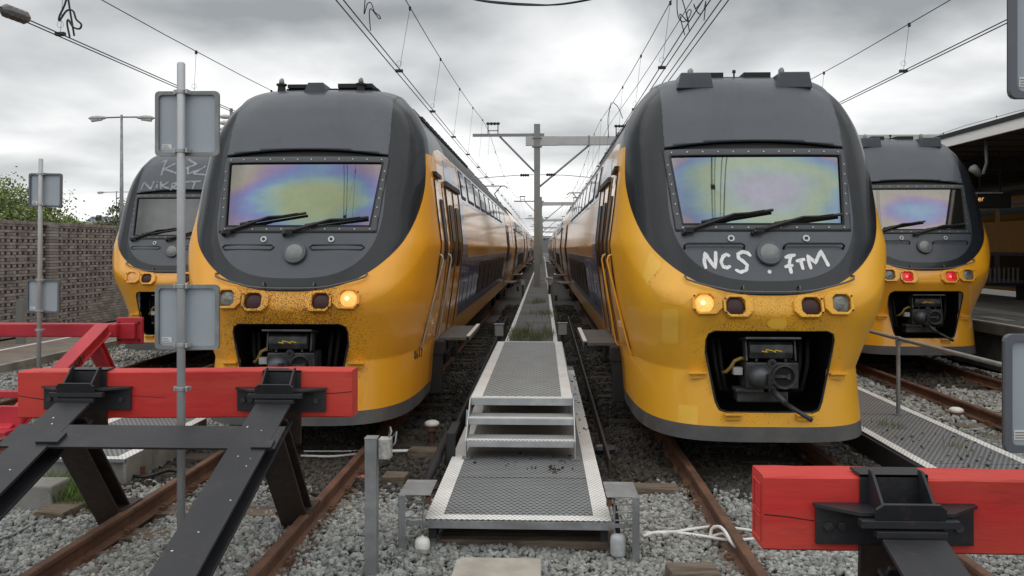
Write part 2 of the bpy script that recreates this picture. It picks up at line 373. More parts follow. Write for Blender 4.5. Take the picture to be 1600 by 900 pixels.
# ballast -----------------------------------------------------------
ICO_V = []
ph = (1 + 5 ** .5) / 2
for a, b in ((1, ph), (-1, ph), (1, -ph), (-1, -ph)): ICO_V += [(0, a, b), (a, b, 0), (b, 0, a)]
ICO_V = np.array(ICO_V) / math.hypot(1, ph)
def hull_faces(P):
    n = len(P); fs = []
    for i in range(n):
        for j in range(i + 1, n):
            for k in range(j + 1, n):
                nrm = np.cross(P[j] - P[i], P[k] - P[i]); d = (P - P[i]) @ nrm
                if (d <= 1e-6).all(): fs.append((i, j, k))
                elif (d >= -1e-6).all(): fs.append((i, k, j))
    return np.array(fs)
ICO_F = hull_faces(ICO_V)
def stones(name, P, smin, smax, m, flat=.72, label='x', zsink=.3):
    n = len(P); nv = len(ICO_V)
    V = np.repeat(ICO_V[None], n, 0) * (1 + rng.uniform(-.28, .22, (n, nv, 1))) 
    sc = rng.uniform(smin, smax, (n, 1, 1)) * np.stack([rng.uniform(.75, 1.35, n), rng.uniform(.7, 1.1, n), rng.uniform(.5, .9, n) * flat / .72], 1)[:, None, :]
    V = V * sc
    q = rng.normal(size=(n, 4)); q[:, 1:3] *= .45; q /= np.linalg.norm(q, axis=1)[:, None]
    w_, x, y, z = q.T
    Rm = np.stack([np.stack([1 - 2 * (y * y + z * z), 2 * (x * y - z * w_), 2 * (x * z + y * w_)], -1), np.stack([2 * (x * y + z * w_), 1 - 2 * (x * x + z * z), 2 * (y * z - x * w_)], -1), np.stack([2 * (x * z - y * w_), 2 * (y * z + x * w_), 1 - 2 * (x * x + y * y)], -1)], 1)
    V = np.einsum('nij,nkj->nki', Rm, V) + P[:, None, :]
    Fq = (ICO_F[None] + (np.arange(n) * nv)[:, None, None]).reshape(-1, 3)
    o = np_mesh(name, V.reshape(-1, 3), Fq, m)
    return tag(o, label, 'ballast', kind='stuff')
def hfield(x, y):
    d = np.min(np.stack([np.abs(np.abs(x - X) - .752) for X in TRX.values()]), 0)
    near = np.clip((7.4 - y) / .8, 0, 1) * .022
    return .016 * np.sin(1.9 * x + .7 * y) + .016 * np.sin(2.7 * y - 1.1 * x + 1.3) + .010 * np.sin(5.1 * x + 3.3 * y) + near - .02 * (d < .16) + .09 * np.clip((1.9 - np.abs(x - 6.48)) / .5, 0, 1)
def scatter(x0, x1, y0, y1, dens, z=GZ):
    n = int((x1 - x0) * (y1 - y0) * dens)
    x = rng.uniform(x0, x1, n); y = rng.uniform(y0, y1, n)
    P = np.stack([x, y, z + hfield(x, y) + rng.uniform(-.012, .022, n)], 1)
    P = P[in_frame(x, y, P[:, 2], 90)]
    return P
def not_on_sleeper(P, keep=.35):
    x, y = P[:, 0], P[:, 1]; on = np.zeros(len(P), bool)
    for k, X in TRX.items():
        near = np.abs(np.abs(x - X) - .752) < .055
        on |= near
    return P[~on]
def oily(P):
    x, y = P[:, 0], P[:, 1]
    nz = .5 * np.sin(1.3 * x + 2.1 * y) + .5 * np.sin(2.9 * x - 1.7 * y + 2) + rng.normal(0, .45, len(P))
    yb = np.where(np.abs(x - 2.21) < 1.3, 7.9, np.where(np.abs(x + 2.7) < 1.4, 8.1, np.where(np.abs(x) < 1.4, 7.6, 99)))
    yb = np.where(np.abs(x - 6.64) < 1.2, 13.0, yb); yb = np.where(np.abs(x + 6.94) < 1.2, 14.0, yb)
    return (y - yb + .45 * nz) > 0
P = np.concatenate([scatter(-10.1, 8.1, 5.2, 7.6, 1600), scatter(-10.1, 8.1, 7.6, 10.5, 900), scatter(-10.1, 8.1, 10.5, 15.5, 300), scatter(-10.1, 8.1, 15.5, 24, 130), scatter(-1.5, 1.2, 15.5, 34, 160)])
P = not_on_sleeper(P)
inwalk = (np.abs(P[:, 0] + .2) < .66) & (P[:, 1] > 6.9)
P = P[~inwalk]
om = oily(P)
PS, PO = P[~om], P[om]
dr = np.min(np.stack([np.abs(np.abs(PS[:, 0] - X) - .752) for X in TRX.values()]), 0)
rust_m = (dr + rng.normal(0, .05, len(PS)) < .15) & (rng.uniform(size=len(PS)) < .65)
stones('ballast', PS[rust_m], .016, .034, STONER, label='rust stained stones hugging the rails')
PS = PS[~rust_m]
stones('ballast', PS[PS[:, 1] < 10.5], .016, .033, STONE, label='pale grey crushed stone ballast around the tracks in front of the trains')
stones('ballast', PS[PS[:, 1] >= 10.5], .028, .05, STONE, label='crushed stone ballast farther back beside the outer tracks')
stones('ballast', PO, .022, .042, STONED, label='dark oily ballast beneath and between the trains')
# a few odd bits lying in the stones
def litter(px, py, m, s, label, cat='litter'):
    p = at_z(px, py, GZ + .035); b = MB()
    pts = [Vector((random.uniform(-1, 1) * s, random.uniform(-.7, .7) * s, random.uniform(-.3, .5) * s)) for _ in range(9)]
    arr = np.array([tuple(v) for v in pts]); fs = hull_faces(arr)
    b.add([p + v for v in pts], [tuple(int(i) for i in f) for f in fs])
    return tag(b.build('litter', m), label, cat)
BRICKR = mat('brick_fragment', (.36, .13, .06), .9, var=.2); ORNG = mat('orange_scrap', (.75, .16, .04), .6)
litter(738, 832, BRICKR, .06, 'broken reddish brick lying just below the walkway front edge')
litter(680, 890, ORNG, .022, 'small bright orange scrap in the stones left of the slab')
litter(271, 863, ORNG, .02, 'small orange scrap beside the foot of the tall sign pole')
litter(232, 751, WHITE, .04, 'torn white scrap by the low platform corner')
litter(568, 745, mat('pink_wrapper', (.6, .08, .14), .5), .05, 'crumpled pink wrapper beside the left track rail')
litter(875, 886, CONC, .06, 'pale flat stone to the right of the slab')

# ================================================================== TRAINS
def tab(pts, smooth=.05, keep=None):
    zs = np.linspace(.2, 4.43, 1200); a = np.array(pts); v = np.interp(zs, a[:, 0], a[:, 1])
    k = int(smooth / (zs[1] - zs[0])); ker = np.hanning(2 * k + 3); ker /= ker.sum()
    vp = np.pad(v, k + 1, mode='edge')
    # linear extension so the ends are not flattened
    for i in range(k + 1):
        vp[k - i] = 2 * v[0] - v[i + 1]; vp[len(v) + k + 1 + i] = 2 * v[-1] - v[-2 - i]
    s = np.convolve(vp, ker, 'valid')
    if keep is not None:
        wgt = np.clip((np.abs(zs - keep) - .02) / .15, 0, 1); s = s * wgt + v * (1 - wgt)
    return lambda z: np.interp(z, zs, s)
YF = tab([(.2, .02), (.94, .115), (.955, .12), (1.3, .06), (1.6, .0), (1.72, .0), (1.9, .075), (2.1, .155), (2.41, .275), (3.14, .58), (3.36, .68), (3.6, .79), (3.8, .90), (3.95, 1.03), (4.05, 1.18), (4.12, 1.42), (4.17, 1.8), (4.22, 2.5), (4.28, 3.5), (4.35, 4.8), (4.43, 6.5)], .09, .945)
HWN = tab([(.2, 1.20), (.94, 1.15), (.96, 1.155), (1.5, 1.27), (2.2, 1.395), (2.9, 1.39), (3.3, 1.36), (3.5, 1.32), (3.65, 1.26), (3.8, 1.18), (3.95, 1.06), (4.05, .96), (4.12, .86), (4.17, .76), (4.22, .65), (4.30, .46), (4.37, .29), (4.43, .02)], .1, .945)
HWB = tab([(.2, 1.19), (.72, 1.22), (1.0, 1.26), (1.5, 1.335), (2.2, 1.42), (2.24, 1.42), (2.9, 1.355), (3.3, 1.305), (3.5, 1.26), (3.65, 1.20), (3.8, 1.11), (3.95, .99), (4.05, .90), (4.12, .86), (4.17, .76), (4.22, .65), (4.30, .46), (4.37, .29), (4.43, .02)], .06)
NN = tab([(.2, 3.7), (1.5, 3.9), (2.0, 4.1), (2.4, 3.7), (3.6, 3.8), (4.1, 4.4), (4.43, 3.2)], .2)
NLT = tab([(.2, 2.0), (1.3, 2.0), (2.3, 1.25), (4.43, 1.25)], .2)
NLM = 2.0
def disp(q, z):
    """the cheek: stands out a little outside a U-shaped crease below and beside the dark mask"""
    q = np.asarray(q, float); z = np.asarray(z, float)
    e_ = q ** 4 + (np.maximum(3.3 - z, 0) / 1.75) ** 4 - 1
    m_ = np.where(z > 3.2, q / .955 - 1, (q / .955) ** 2.6 + (np.maximum(3.2 - z, 0) / 1.49) ** 2.6 - 1)
    inside = np.clip(m_ / np.maximum(m_ - e_, 1e-4), 0, 1)            # 0 at the mask, 1 at the crease
    fade = np.clip((z - .96) / .55, 0, 1)
    v = np.where(m_ <= 0, 0, np.where(e_ < 0, inside, 1.0))
    return .078 * (1 - .65 * q ** 6) * v * np.where(e_ < 0, 1, fade) * np.clip((3.0 - z) / .8, 0, 1)
def fy(x, z):
    """depth of the front surface at (x, z)"""
    q = min(abs(x) / float(HWN(z)), .9999); n = float(NN(z))
    return float(YF(z)) + float(NLT(z)) * (1 - (1 - q ** n) ** (1 / n)) - float(disp(q, z))
def fn(x, z):
    e = .01; a = (fy(x + e, z) - fy(x - e, z)) / (2 * e); b = (fy(x, z + e) - fy(x, z - e)) / (2 * e)
    return Vector((a, -1, b)).normalized()
def fp(x, z, off=0.0): return Vector((x, fy(x, z), z)) + fn(x, z) * off
def pix_front(px, py, k):
    """point of train k's front surface seen at a pixel of the photograph -> local (x, z)"""
    dx, dy, dz = ray(px, py); t = (TIPY[k] + .4) / dy
    for _ in range(25):
        x = dx * t - TRX[k]; z = CAM_Z + dz * t
        t += .6 * ((TIPY[k] + fy(max(-1.4, min(1.4, x)), max(.25, min(4.4, z)))) / dy - t)
    return x, z
def sstep(a, b, v): u = np.clip((v - a) / (b - a), 0, 1); return u * u * (3 - 2 * u)
CAR1 = 26.0
def shell_grid():
    zr = np.concatenate([np.linspace(.28, .94, 20), np.linspace(.956, 2.4, 46), np.linspace(2.43, 3.9, 46), 4.43 - .5 * (1 - np.linspace(.06, 1, 30)) ** 1.6])
    ph_ = np.linspace(0, 1, 64) ** 1.25 * math.pi / 2
    ph_ = np.concatenate([-ph_[:0:-1], ph_])
    back = np.linspace(0, 1, 12)[1:]
    rows = []
    for z in zr:
        n = float(NN(z)); s_, c_ = np.sin(np.abs(ph_)), np.cos(ph_)
        nl = float(NLT(z)); sy = nl * (1 - np.maximum(c_, 0) ** (2 / n)); hw = float(HWN(z)) + (float(HWB(z)) - float(HWN(z))) * sstep(.35 * nl, nl, sy)
        x = np.sign(ph_) * hw * s_ ** (2 / n); y = float(YF(z)) + sy
        yb = y[-1] + (CAR1 - y[-1]) * back ** 1.5
        X = np.concatenate([np.full(11, x[0]), x, np.full(11, x[-1])]); Y = np.concatenate([yb[::-1], y, yb])
        q = np.concatenate([np.ones(11), s_ ** (2 / n), np.ones(11)])
        rows.append(np.stack([X, Y, np.full(len(X), z), q], 1))
    G = np.array(rows)
    def nrm(G):
        N = np.cross(np.gradient(G[:, :, :3], axis=1), np.gradient(G[:, :, :3], axis=0)); N /= np.linalg.norm(N, axis=2)[:, :, None] + 1e-12
        return -N if N[10, N.shape[1] // 2, 1] > 0 else N
    D = disp(G[:, :, 3], G[:, :, 2]) * np.clip((3.2 - G[:, :, 1]) / 1.6, 0, 1)
    G[:, :, :3] += nrm(G) * D[:, :, None]
    du = np.gradient(G[:, :, :3], axis=1); dv = np.gradient(G[:, :, :3], axis=0)
    N = np.cross(du, dv); N /= np.linalg.norm(N, axis=2)[:, :, None] + 1e-12
    # outward check: front normal must point to -y
    mid = N.shape[1] // 2
    if N[10, mid, 1] > 0: N = -N
    return np.concatenate([G, N], 2)
GR = shell_grid()
nr, nc = GR.shape[:2]
POLYS = []
for i in range(nr - 1):
    for j in range(nc - 1):
        POLYS.append([tuple(GR[i, j]), tuple(GR[i, j + 1]), tuple(GR[i + 1, j + 1]), tuple(GR[i + 1, j])])
def clip(polys, Fn):
    """split polygons along Fn = 0 -> (inside Fn<0, outside)"""
    A, B = [], []
    for p in polys:
        f = [Fn(v) for v in p]
        if all(v < 0 for v in f): A.append(p); continue
        if all(v >= 0 for v in f): B.append(p); continue
        a, b = [], []; n = len(p)
        for i in range(n):
            v, fv = p[i], f[i]; w_, fw = p[(i + 1) % n], f[(i + 1) % n]
            (a if fv < 0 else b).append(v)
            if (fv < 0) != (fw < 0):
                s = fv / (fv - fw); c = tuple(v[k] + (w_[k] - v[k]) * s for k in range(7)); a.append(c); b.append(c)
        if len(a) > 2: A.append(a)
        if len(b) > 2: B.append(b)
    return A, B
def surf_mesh(name, polys, m, off=0.0, rim=0.0):
    vid = {}; V = []; N = []; Fs = []
    for p in polys:
        f = []
        for v in p:
            key = (round(v[0], 5), round(v[1], 5), round(v[2], 5))
            if key not in vid:
                vid[key] = len(V); n = (v[4], v[5], v[6])
                V.append((v[0] + n[0] * off, v[1] + n[1] * off, v[2] + n[2] * off)); N.append(n)
            if not f or f[-1] != vid[key]: f.append(vid[key])
        if len(f) > 1 and f[0] == f[-1]: f.pop()
        if len(set(f)) > 2: Fs.append(f)
    if rim:
        # turn the open border inward so the sheet has an edge of its own
        cnt = {}
        for f in Fs:
            for a, b in zip(f, f[1:] + f[:1]):
                cnt[(a, b)] = cnt.get((a, b), 0) + 1
        border = [(a, b) for (a, b) in cnt if (b, a) not in cnt]
        mp = {}
        for a, b in border:
            for c in (a, b):
                if c not in mp:
                    mp[c] = len(V); V.append(tuple(V[c][k] - N[c][k] * rim for k in range(3))); N.append(N[c])
        for a, b in border: Fs.append([b, a, mp[a], mp[b]])
    me = bpy.data.meshes.new(name); me.from_pydata(V, [], Fs); me.update()
    me.polygons.foreach_set('use_smooth', [True] * len(me.polygons))
    if not rim: me.normals_split_custom_set_from_vertices([Vector(n).normalized() for n in N])
    me.materials.append(m); return me
def sdf_poly(P, r=0.0):
    P = [Vector(p) for p in P]; n = len(P)
    if sum(P[i].x * P[(i + 1) % n].y - P[(i + 1) % n].x * P[i].y for i in range(n)) < 0: P = P[::-1]
    if r:     # inset by r, then grow with round corners
        Q = []
        for i in range(n):
            a, b, c = P[i - 1], P[i], P[(i + 1) % n]
            d1 = (b - a).normalized(); d2 = (c - b).normalized(); n1 = Vector((-d1.y, d1.x)); n2 = Vector((-d2.y, d2.x))
            k = (n1 + n2); k = k / max(k.length_squared, 1e-6) * 2
            Q.append(b + k * r)
        P = Q
    L = [(P[i].x, P[i].y, P[(i + 1) % n].x - P[i].x, P[(i + 1) % n].y - P[i].y) for i in range(n)]
    L = [(a, b, c, d, c * c + d * d) for a, b, c, d in L]
    def f(x, z):
        best = 1e9; ins = True
        for a, b, c, d, l2 in L:
            px, pz = x - a, z - b; h = max(0, min(1, (px * c + pz * d) / l2))
            ex, ez = px - c * h, pz - d * h; best = min(best, ex * ex + ez * ez)
            if c * pz - d * px < 0: ins = False
        dist = math.sqrt(best)
        return (-dist if ins else dist) - r
    return f
def xz(f): return lambda v: f(v[0], v[2]) if v[1] < 2.4 and v[3] < .9999 else 9.0
def sup_in(v):                                        # inner face panel outline
    x, z = abs(v[0]), v[2]
    if v[3] > .999: return 1.0
    if z > 2.75: return x - (.93 - .03 * max(0, z - 3.5) / .7)
    d = (2.75 - z) / .90
    return (x / .93) ** 2.8 + d ** 2.8 - 1
def sup_out(v):                                       # outer outline of the dark mask
    q, z = v[3], v[2]
    lim = .955
    if z > 3.2: return q - lim
    return (q / lim) ** 2.6 + ((3.2 - z) / 1.49) ** 2.6 - 1
bay_f = sdf_poly([(-.62, 1.37), (.62, 1.37), (.615, 1.15), (.50, .56), (-.50, .56), (-.615, 1.15)], .09)
glass_f = sdf_poly([(-.88, 3.14), (.88, 3.14), (.80, 2.41), (-.80, 2.41)], .02)
frame_f = sdf_poly([(-.945, 3.205), (.945, 3.205), (.87, 2.345), (-.87, 2.345)], .03)
def brow_f(v): return (3.30 - .07 * (v[0] / .95) ** 2) - v[2]
rest = POLYS
# the lower edge of the body: nose reaches down to .28, the car behind only to .72
_, rest = clip(rest, lambda v: max(v[2] - .72, 2.25 - v[1]))
_, rest = clip(rest, xz(bay_f))
rest_all = rest
skirt, rest = clip(rest, lambda v: max(v[2] - .425, v[1] - 2.3))
glass, rest = clip(rest, xz(glass_f))
frame, rest = clip(rest, xz(frame_f))
roofp, rest = clip(rest, lambda v: max((3.52 + .16 * max(0, min(v[1], 5.5) - 1.9)) - v[2], 2.3 - v[1]))
inner, rest = clip(rest, sup_in)
brow, inner = clip(inner, brow_f)
gap, face = clip(inner, lambda v: 3.205 - v[2])  # strip below the brow, coloured black for the shadow of its overhang
maskp, rest = clip(rest, sup_out)
roof2, rest = clip(rest, lambda v: max((3.30 + .28 * max(0, min(v[1], 2.3) - 1.5)) - v[2], .8 - v[1]))
nose, body = clip(rest, lambda v: v[1] - 2.0)
roofp = roofp + roof2
brow_r, roofp = clip(roofp, lambda v: v[1] - 3.4) # front of the roof keeps the brow's grey
ME = dict(skirt=surf_mesh('front_skirt', skirt, SKIRT), glass=surf_mesh('windscreen', glass, WIN, -.008),
          frame=surf_mesh('windscreen_frame', frame, mat('frame_grey', (.05, .057, .066), .45, var=.1, vs=3), .012, .02),
          roof=surf_mesh('roof', roofp, ROOFG), face=surf_mesh('face_panel', face, PANEL), gap=surf_mesh('visor_shade_gap', gap, RUB, -.05),
          brow=surf_mesh('brow_panel', brow, PANEL, .012, .03), brow_r=surf_mesh('roof_front', brow_r, PANEL), mask=surf_mesh('mask', maskp, MASK),
          body=surf_mesh('car_side', body, YEL))
NOSE_ME = {1: surf_mesh('nose', nose, YEL), 2: surf_mesh('nose', nose, YEL_DIRTY), 3: surf_mesh('nose', nose, YEL_DIRTY2)}
NOSE_ME[4] = NOSE_ME[1]
def front_patch(f, off, m, name):
    b = [p for p in nose if all(v[1] < 2.4 for v in p)]
    a, _ = clip(b, xz(f)); return surf_mesh(name, a, m, off)

# ---- small front fittings, shared between the trains
def ring_poly(r, n): return [(r * math.cos(2 * math.pi * i / n), r * math.sin(2 * math.pi * i / n)) for i in range(n)]
def oct_poly(w_, h, c): return [(-w_ + c, -h), (w_ - c, -h), (w_, -h + c), (w_, h - c), (w_ - c, h), (-w_ + c, h), (-w_, h - c), (-w_, -h + c)]
def frame_at(x, z):
    n = fn(x, z); ax = Vector((1, 0, 0)); ax = (ax - n * ax.dot(n)).normalized(); az = ax.cross(n) * -1
    if az.z < 0: az = -az
    return Vector((x, fy(x, z), z)), ax, az, n
LENS_OFF = mat('lens_clear', (.13, .135, .12), .3, metal=.3, var=.6, vs=30, coat=.4)
LENS_ON = mat('lens_lit_warm', (.9, .5, .15), .2, emit=(1.0, .45, .10), es=.55, var=.3, vs=40)
LENS_RED = mat('lens_dark_red', (.035, .008, .010), .45, coat=.1, spec=.3)
LENS_RON = mat('lens_lit_red', (.5, .01, .02), .2, emit=(1, .02, .03), es=.22, var=.4, vs=18)
LENS_DIM = mat('lens_dim_warm', (.5, .3, .12), .3, emit=(1.0, .42, .10), es=.16, var=.3, vs=40)
HOT = mat('bulb_glow', (1, .8, .4), .3, emit=(1, .72, .30), es=1.6)
HOTR = mat('bulb_glow_red', (1, .2, .2), .3, emit=(1, .12, .12), es=1.0)
def lamp(parent, name, x, z, lens_m, bez_m, wide, hot=None):
    p, ax, az, n = frame_at(x, z); s = 1 if x > 0 else -1
    b = MB(); W_, H_, c_ = .142, .112, .06
    o_, i_ = oct_poly(W_, H_, c_), ring_poly(.088, 8)
    i_ = [(a * math.cos(.3927) - b_ * math.sin(.3927) , a * math.sin(.3927) + b_ * math.cos(.3927)) for a, b_ in i_]
    i_ = oct_poly(.088 if wide else .092, .086, .036)
    sh = -s * .025
    o3 = [p + ax * (a) + az * b_ + n * .045 for a, b_ in o_]; ob = [p + ax * (a * 1.04) + az * b_ * 1.04 - n * .05 for a, b_ in o_]
    i3 = [p + ax * (a + sh * -1) + az * b_ + n * .045 for a, b_ in i_]; ib = [p + ax * (a + sh * -1) + az * b_ + n * .005 for a, b_ in i_]
    vs = o3 + ob + i3 + ib
    fs = [(k, (k + 1) % 8, 16 + (k + 1) % 8, 16 + k) for k in range(8)] + [(8 + k, 8 + (k + 1) % 8, (k + 1) % 8, k) for k in range(8)] + [(16 + k, 16 + (k + 1) % 8, 24 + (k + 1) % 8, 24 + k) for k in range(8)]
    b.add(vs, fs); o = b.build(name, bez_m, parent, bevel=.008)
    l = MB(); c = p - ax * sh
    rings = []
    for r_, d in ((.092, .012), (.07, .022), (.035, .03)):
        rings.append([c + ax * (r_ * math.cos(2 * math.pi * k / 16)) + az * (r_ * math.sin(2 * math.pi * k / 16)) + n * d for k in range(16)])
    vs = [v for r_ in rings for v in r_] + [c + n * .033]
    fs = [(i * 16 + k, i * 16 + (k + 1) % 16, (i + 1) * 16 + (k + 1) % 16, (i + 1) * 16 + k) for i in range(2) for k in range(16)] + [(32 + k, 32 + (k + 1) % 16, 48) for k in range(16)]
    l.add(vs, fs); lo = l.build('lens', lens_m, o, smooth=True)
    if hot:
        hb = MB(); cc = c + n * .034 - ax * .015
        hb.prism(ring_poly(.022, 10), cc, ax, az, n, .003); hb.build('bulb', hot, o)
    # fixing screws
    sb = MB()
    for a, b_ in ((s * .122, .07), (s * .122, -.07)): sb.cyl(p + ax * a + az * b_ + n * .04, p + ax * a + az * b_ + n * .05, .010, 6)
    sb.build('screw', BLACK, o)
    return o
def ribbon(strokes, width, off, m, name, parent, k=None, wjit=.12):
    """painted strokes on the front surface; strokes are lists of local (x, z)"""
    b = MB()
    for st in strokes:
        pts = []
        for (a, c) in zip(st, st[1:]):
            n = max(2, int(math.dist(a, c) / .015))
            for i in range(n): pts.append((a[0] + (c[0] - a[0]) * i / n, a[1] + (c[1] - a[1]) * i / n))
        pts.append(st[-1])
        L_ = []; Rr = []
        for i, p in enumerate(pts):
            q0, q1 = pts[max(0, i - 2)], pts[min(len(pts) - 1, i + 2)]; d = Vector((q1[0] - q0[0], q1[1] - q0[1]))
            d = d.normalized() if d.length > 1e-6 else Vector((1, 0)); nn_ = Vector((-d.y, d.x)); w2 = width / 2 * (1 + random.uniform(-wjit, wjit))
            if i in (0, len(pts) - 1): w2 *= .62
            L_.append(fp(p[0] + nn_.x * w2, p[1] + nn_.y * w2, off)); Rr.append(fp(p[0] - nn_.x * w2, p[1] - nn_.y * w2, off))
        n = len(pts); b.add(L_ + Rr, [(i, i + 1, n + i + 1, n + i) for i in range(n - 1)])
        off += .0004
    return b.build(name, m, parent)
def wiper(parent, pv, mid, b0, b1):
    a = fp(*pv, .05); c = fp(*mid, .06)
    o = MB().tube([fp(*pv, -.01), a], .022, 10).tube([a, a.lerp(c, .35), c], [.026, .022, .014], 6).box(a.lerp(c, .12), (.08, .05, .045)).build('wiper', RUB, parent)
    p0, p1 = fp(*b0, .035), fp(*b1, .035); bl = MB()
    n_ = 8; pts = [fp(b0[0] + (b1[0] - b0[0]) * i / n_, b0[1] + (b1[1] - b0[1]) * i / n_, .03) for i in range(n_ + 1)]
    bl.tube(pts, .016, 5); bl.tube([pts[2], c, pts[-3]], .013, 5); bl.tube([p + Vector((0, -.012, .014)) for p in pts[1:-1]], .005, 4)
    bl.build('wiper_blade', RUB, o)

def coupler(root):
    c = MB()                                            # drawbar and head block
    yb = .02
    c.bb(-.24, .27, yb, yb + .30, .80, 1.06); c.bb(-.14, .16, yb + .3, yb + 1.2, .86, 1.02)
    c.bb(-.33, -.05, yb + .03, yb + .22, .755, .80); c.bb(-.30, .20, yb + .10, yb + .28, .65, .76)
    o = c.build('coupler', STEELD, root, bevel=.015)
    # face ring of the funnel and the cone
    f = MB(); cf = Vector((.125, yb, .925))
    def ringtube(cen, r0, y0, r1, y1, n=20):
        vs = [cen + Vector((r0 * math.cos(2 * math.pi * k / n), y0, r0 * math.sin(2 * math.pi * k / n))) for k in range(n)] + [cen + Vector((r1 * math.cos(2 * math.pi * k / n), y1, r1 * math.sin(2 * math.pi * k / n))) for k in range(n)]
        return vs, [(k, (k + 1) % n, n + (k + 1) % n, n + k) for k in range(n)]
    f.add(*ringtube(cf, .122, -.004, .122, -.03)); f.add(*ringtube(cf, .122, -.03, .10, -.03)); f.add(*ringtube(cf, .10, -.03, .095, -.004))
    f.build('funnel_rim', STEELD, o, smooth=False)
    MB().add([cf + Vector((.096 * math.cos(2 * math.pi * k / 20), -.006, .096 * math.sin(2 * math.pi * k / 20))) for k in range(20)], [tuple(range(20))]).build('funnel_mouth', CAVITY, o)
    MB().bb(.02, .16, yb - .03, yb - .008, .915, .94).bb(.15, .18, yb - .035, yb - .008, .90, .955).build('latch', STEELD, o)
    k = MB(); rings = [(.115, -.002), (.108, -.05), (.085, -.10), (.05, -.13), (.018, -.137)]
    cc = Vector((-.115, yb, .925)); n = 20; vs = []; fs = []
    for r_, d in rings: vs += [cc + Vector((r_ * math.cos(2 * math.pi * q / n), d, r_ * math.sin(2 * math.pi * q / n))) for q in range(n)]
    for i in range(len(rings) - 1): fs += [(i * n + q, i * n + (q + 1) % n, (i + 1) * n + (q + 1) % n, (i + 1) * n + q) for q in range(n)]
    fs.append(tuple((len(rings) - 1) * n + q for q in range(n))); k.add(vs, fs)
    k.build('cone', mat('cone_steel', (.075, .08, .09), .45, metal=.5, var=.2), o, smooth=True)
    MB().bb(-.07, -.035, yb - .17, yb - .10, .875, .965).bb(-.035, -.02, yb - .17, yb - .10, .945, .965).bb(-.035, -.02, yb - .17, yb - .10, .875, .895).build('hook', RUB, o)
    MB().cyl((.01, yb - .02, 1.055), (.01, yb + .1, 1.055), .042, 14).build('air_port', STEELD, o)
    MB().cyl((.01, yb - .024, 1.055), (.01, yb - .021, 1.055), .022, 10).build('air_port_bore', CAVITY, o)
    MB().cyl((.01, yb - .02, .80), (.01, yb + .06, .80), .035, 14).build('lower_port', STEELD, o)
    # electric head with hinged lid
    e_ = MB(); pr = [(-.02, 1.10), (-.05, 1.16), (-.04, 1.235), (.02, 1.26), (.22, 1.26), (.22, 1.10)]
    e_.prism(pr, (-.21, yb, 0), (0, 1, 0), (0, 0, 1), (1, 0, 0), .41); e_.build('electric_box', STEELD, o, bevel=.008)
    MB().box((0, yb + .05, 1.285), (.53, .30, .022), rot_x(R(-8))).build('lid', STEELD, o, bevel=.006)
    for s in (-1, 1): MB().prism([(-.02, 1.08), (.10, 1.08), (.16, 1.27), (.02, 1.27)], (s * .235 - .008, yb, 0), (0, 1, 0), (0, 0, 1), (1, 0, 0), .016).build('lid_arm', STEELD, o)
    bolt = mat('bolt_mark', (.62, .42, .03), .6)
    pts = [(-.10, 1.175), (-.05, 1.165), (-.06, 1.19), (0, 1.18), (.03, 1.165), (.03, 1.185), (.09, 1.172)]
    sb = MB()
    for a, b_ in zip(pts, pts[1:]): sb.tube([(a[0], yb - .052, a[1]), (b_[0], yb - .052, b_[1])], .006, 4)
    sb.build('warning_mark', bolt, o)
    for s in (-.14, 0, .14): MB().cyl((s, yb - .005, 1.07), (s, yb - .005, 1.095), .012, 6).build('bolt', STEELD, o)
    MB().bb(-.345, -.26, yb + .05, yb + .14, .93, 1.0).build('junction_box', mat('box_pale', (.35, .36, .35), .5), o)
    hose = MB().tube([(-.21, yb + .1, 1.075), (-.27, yb + .08, 1.09), (-.33, yb + .09, 1.06), (-.36, yb + .1, 1.0), (-.40, yb + .12, .95), (-.43, yb + .15, .94)], .018, 8)
    hose.build('brake_hose', mat('hose_yellow', (.24, .16, .03), .5, var=.3), o, smooth=True)
    MB().tube([(.01, yb - .01, .80), (.06, yb - .06, .74), (.10, yb - .14, .69)], [.03, .03, .028], 10).tube([(.10, yb - .14, .69), (.30, yb - .30, .56)], .022, 10).build('uncoupling_bar', STEELD, o, smooth=True)
    for i, x in enumerate((-.5, -.44, .38, .46)):
        MB().tube([(x, .35, 1.25), (x * .95, .3, 1.0), (x * .85, .32, .75), (x * .5, .5, .68)], .022, 7).build('air_hose', CAVITY, o, smooth=True)
    return o

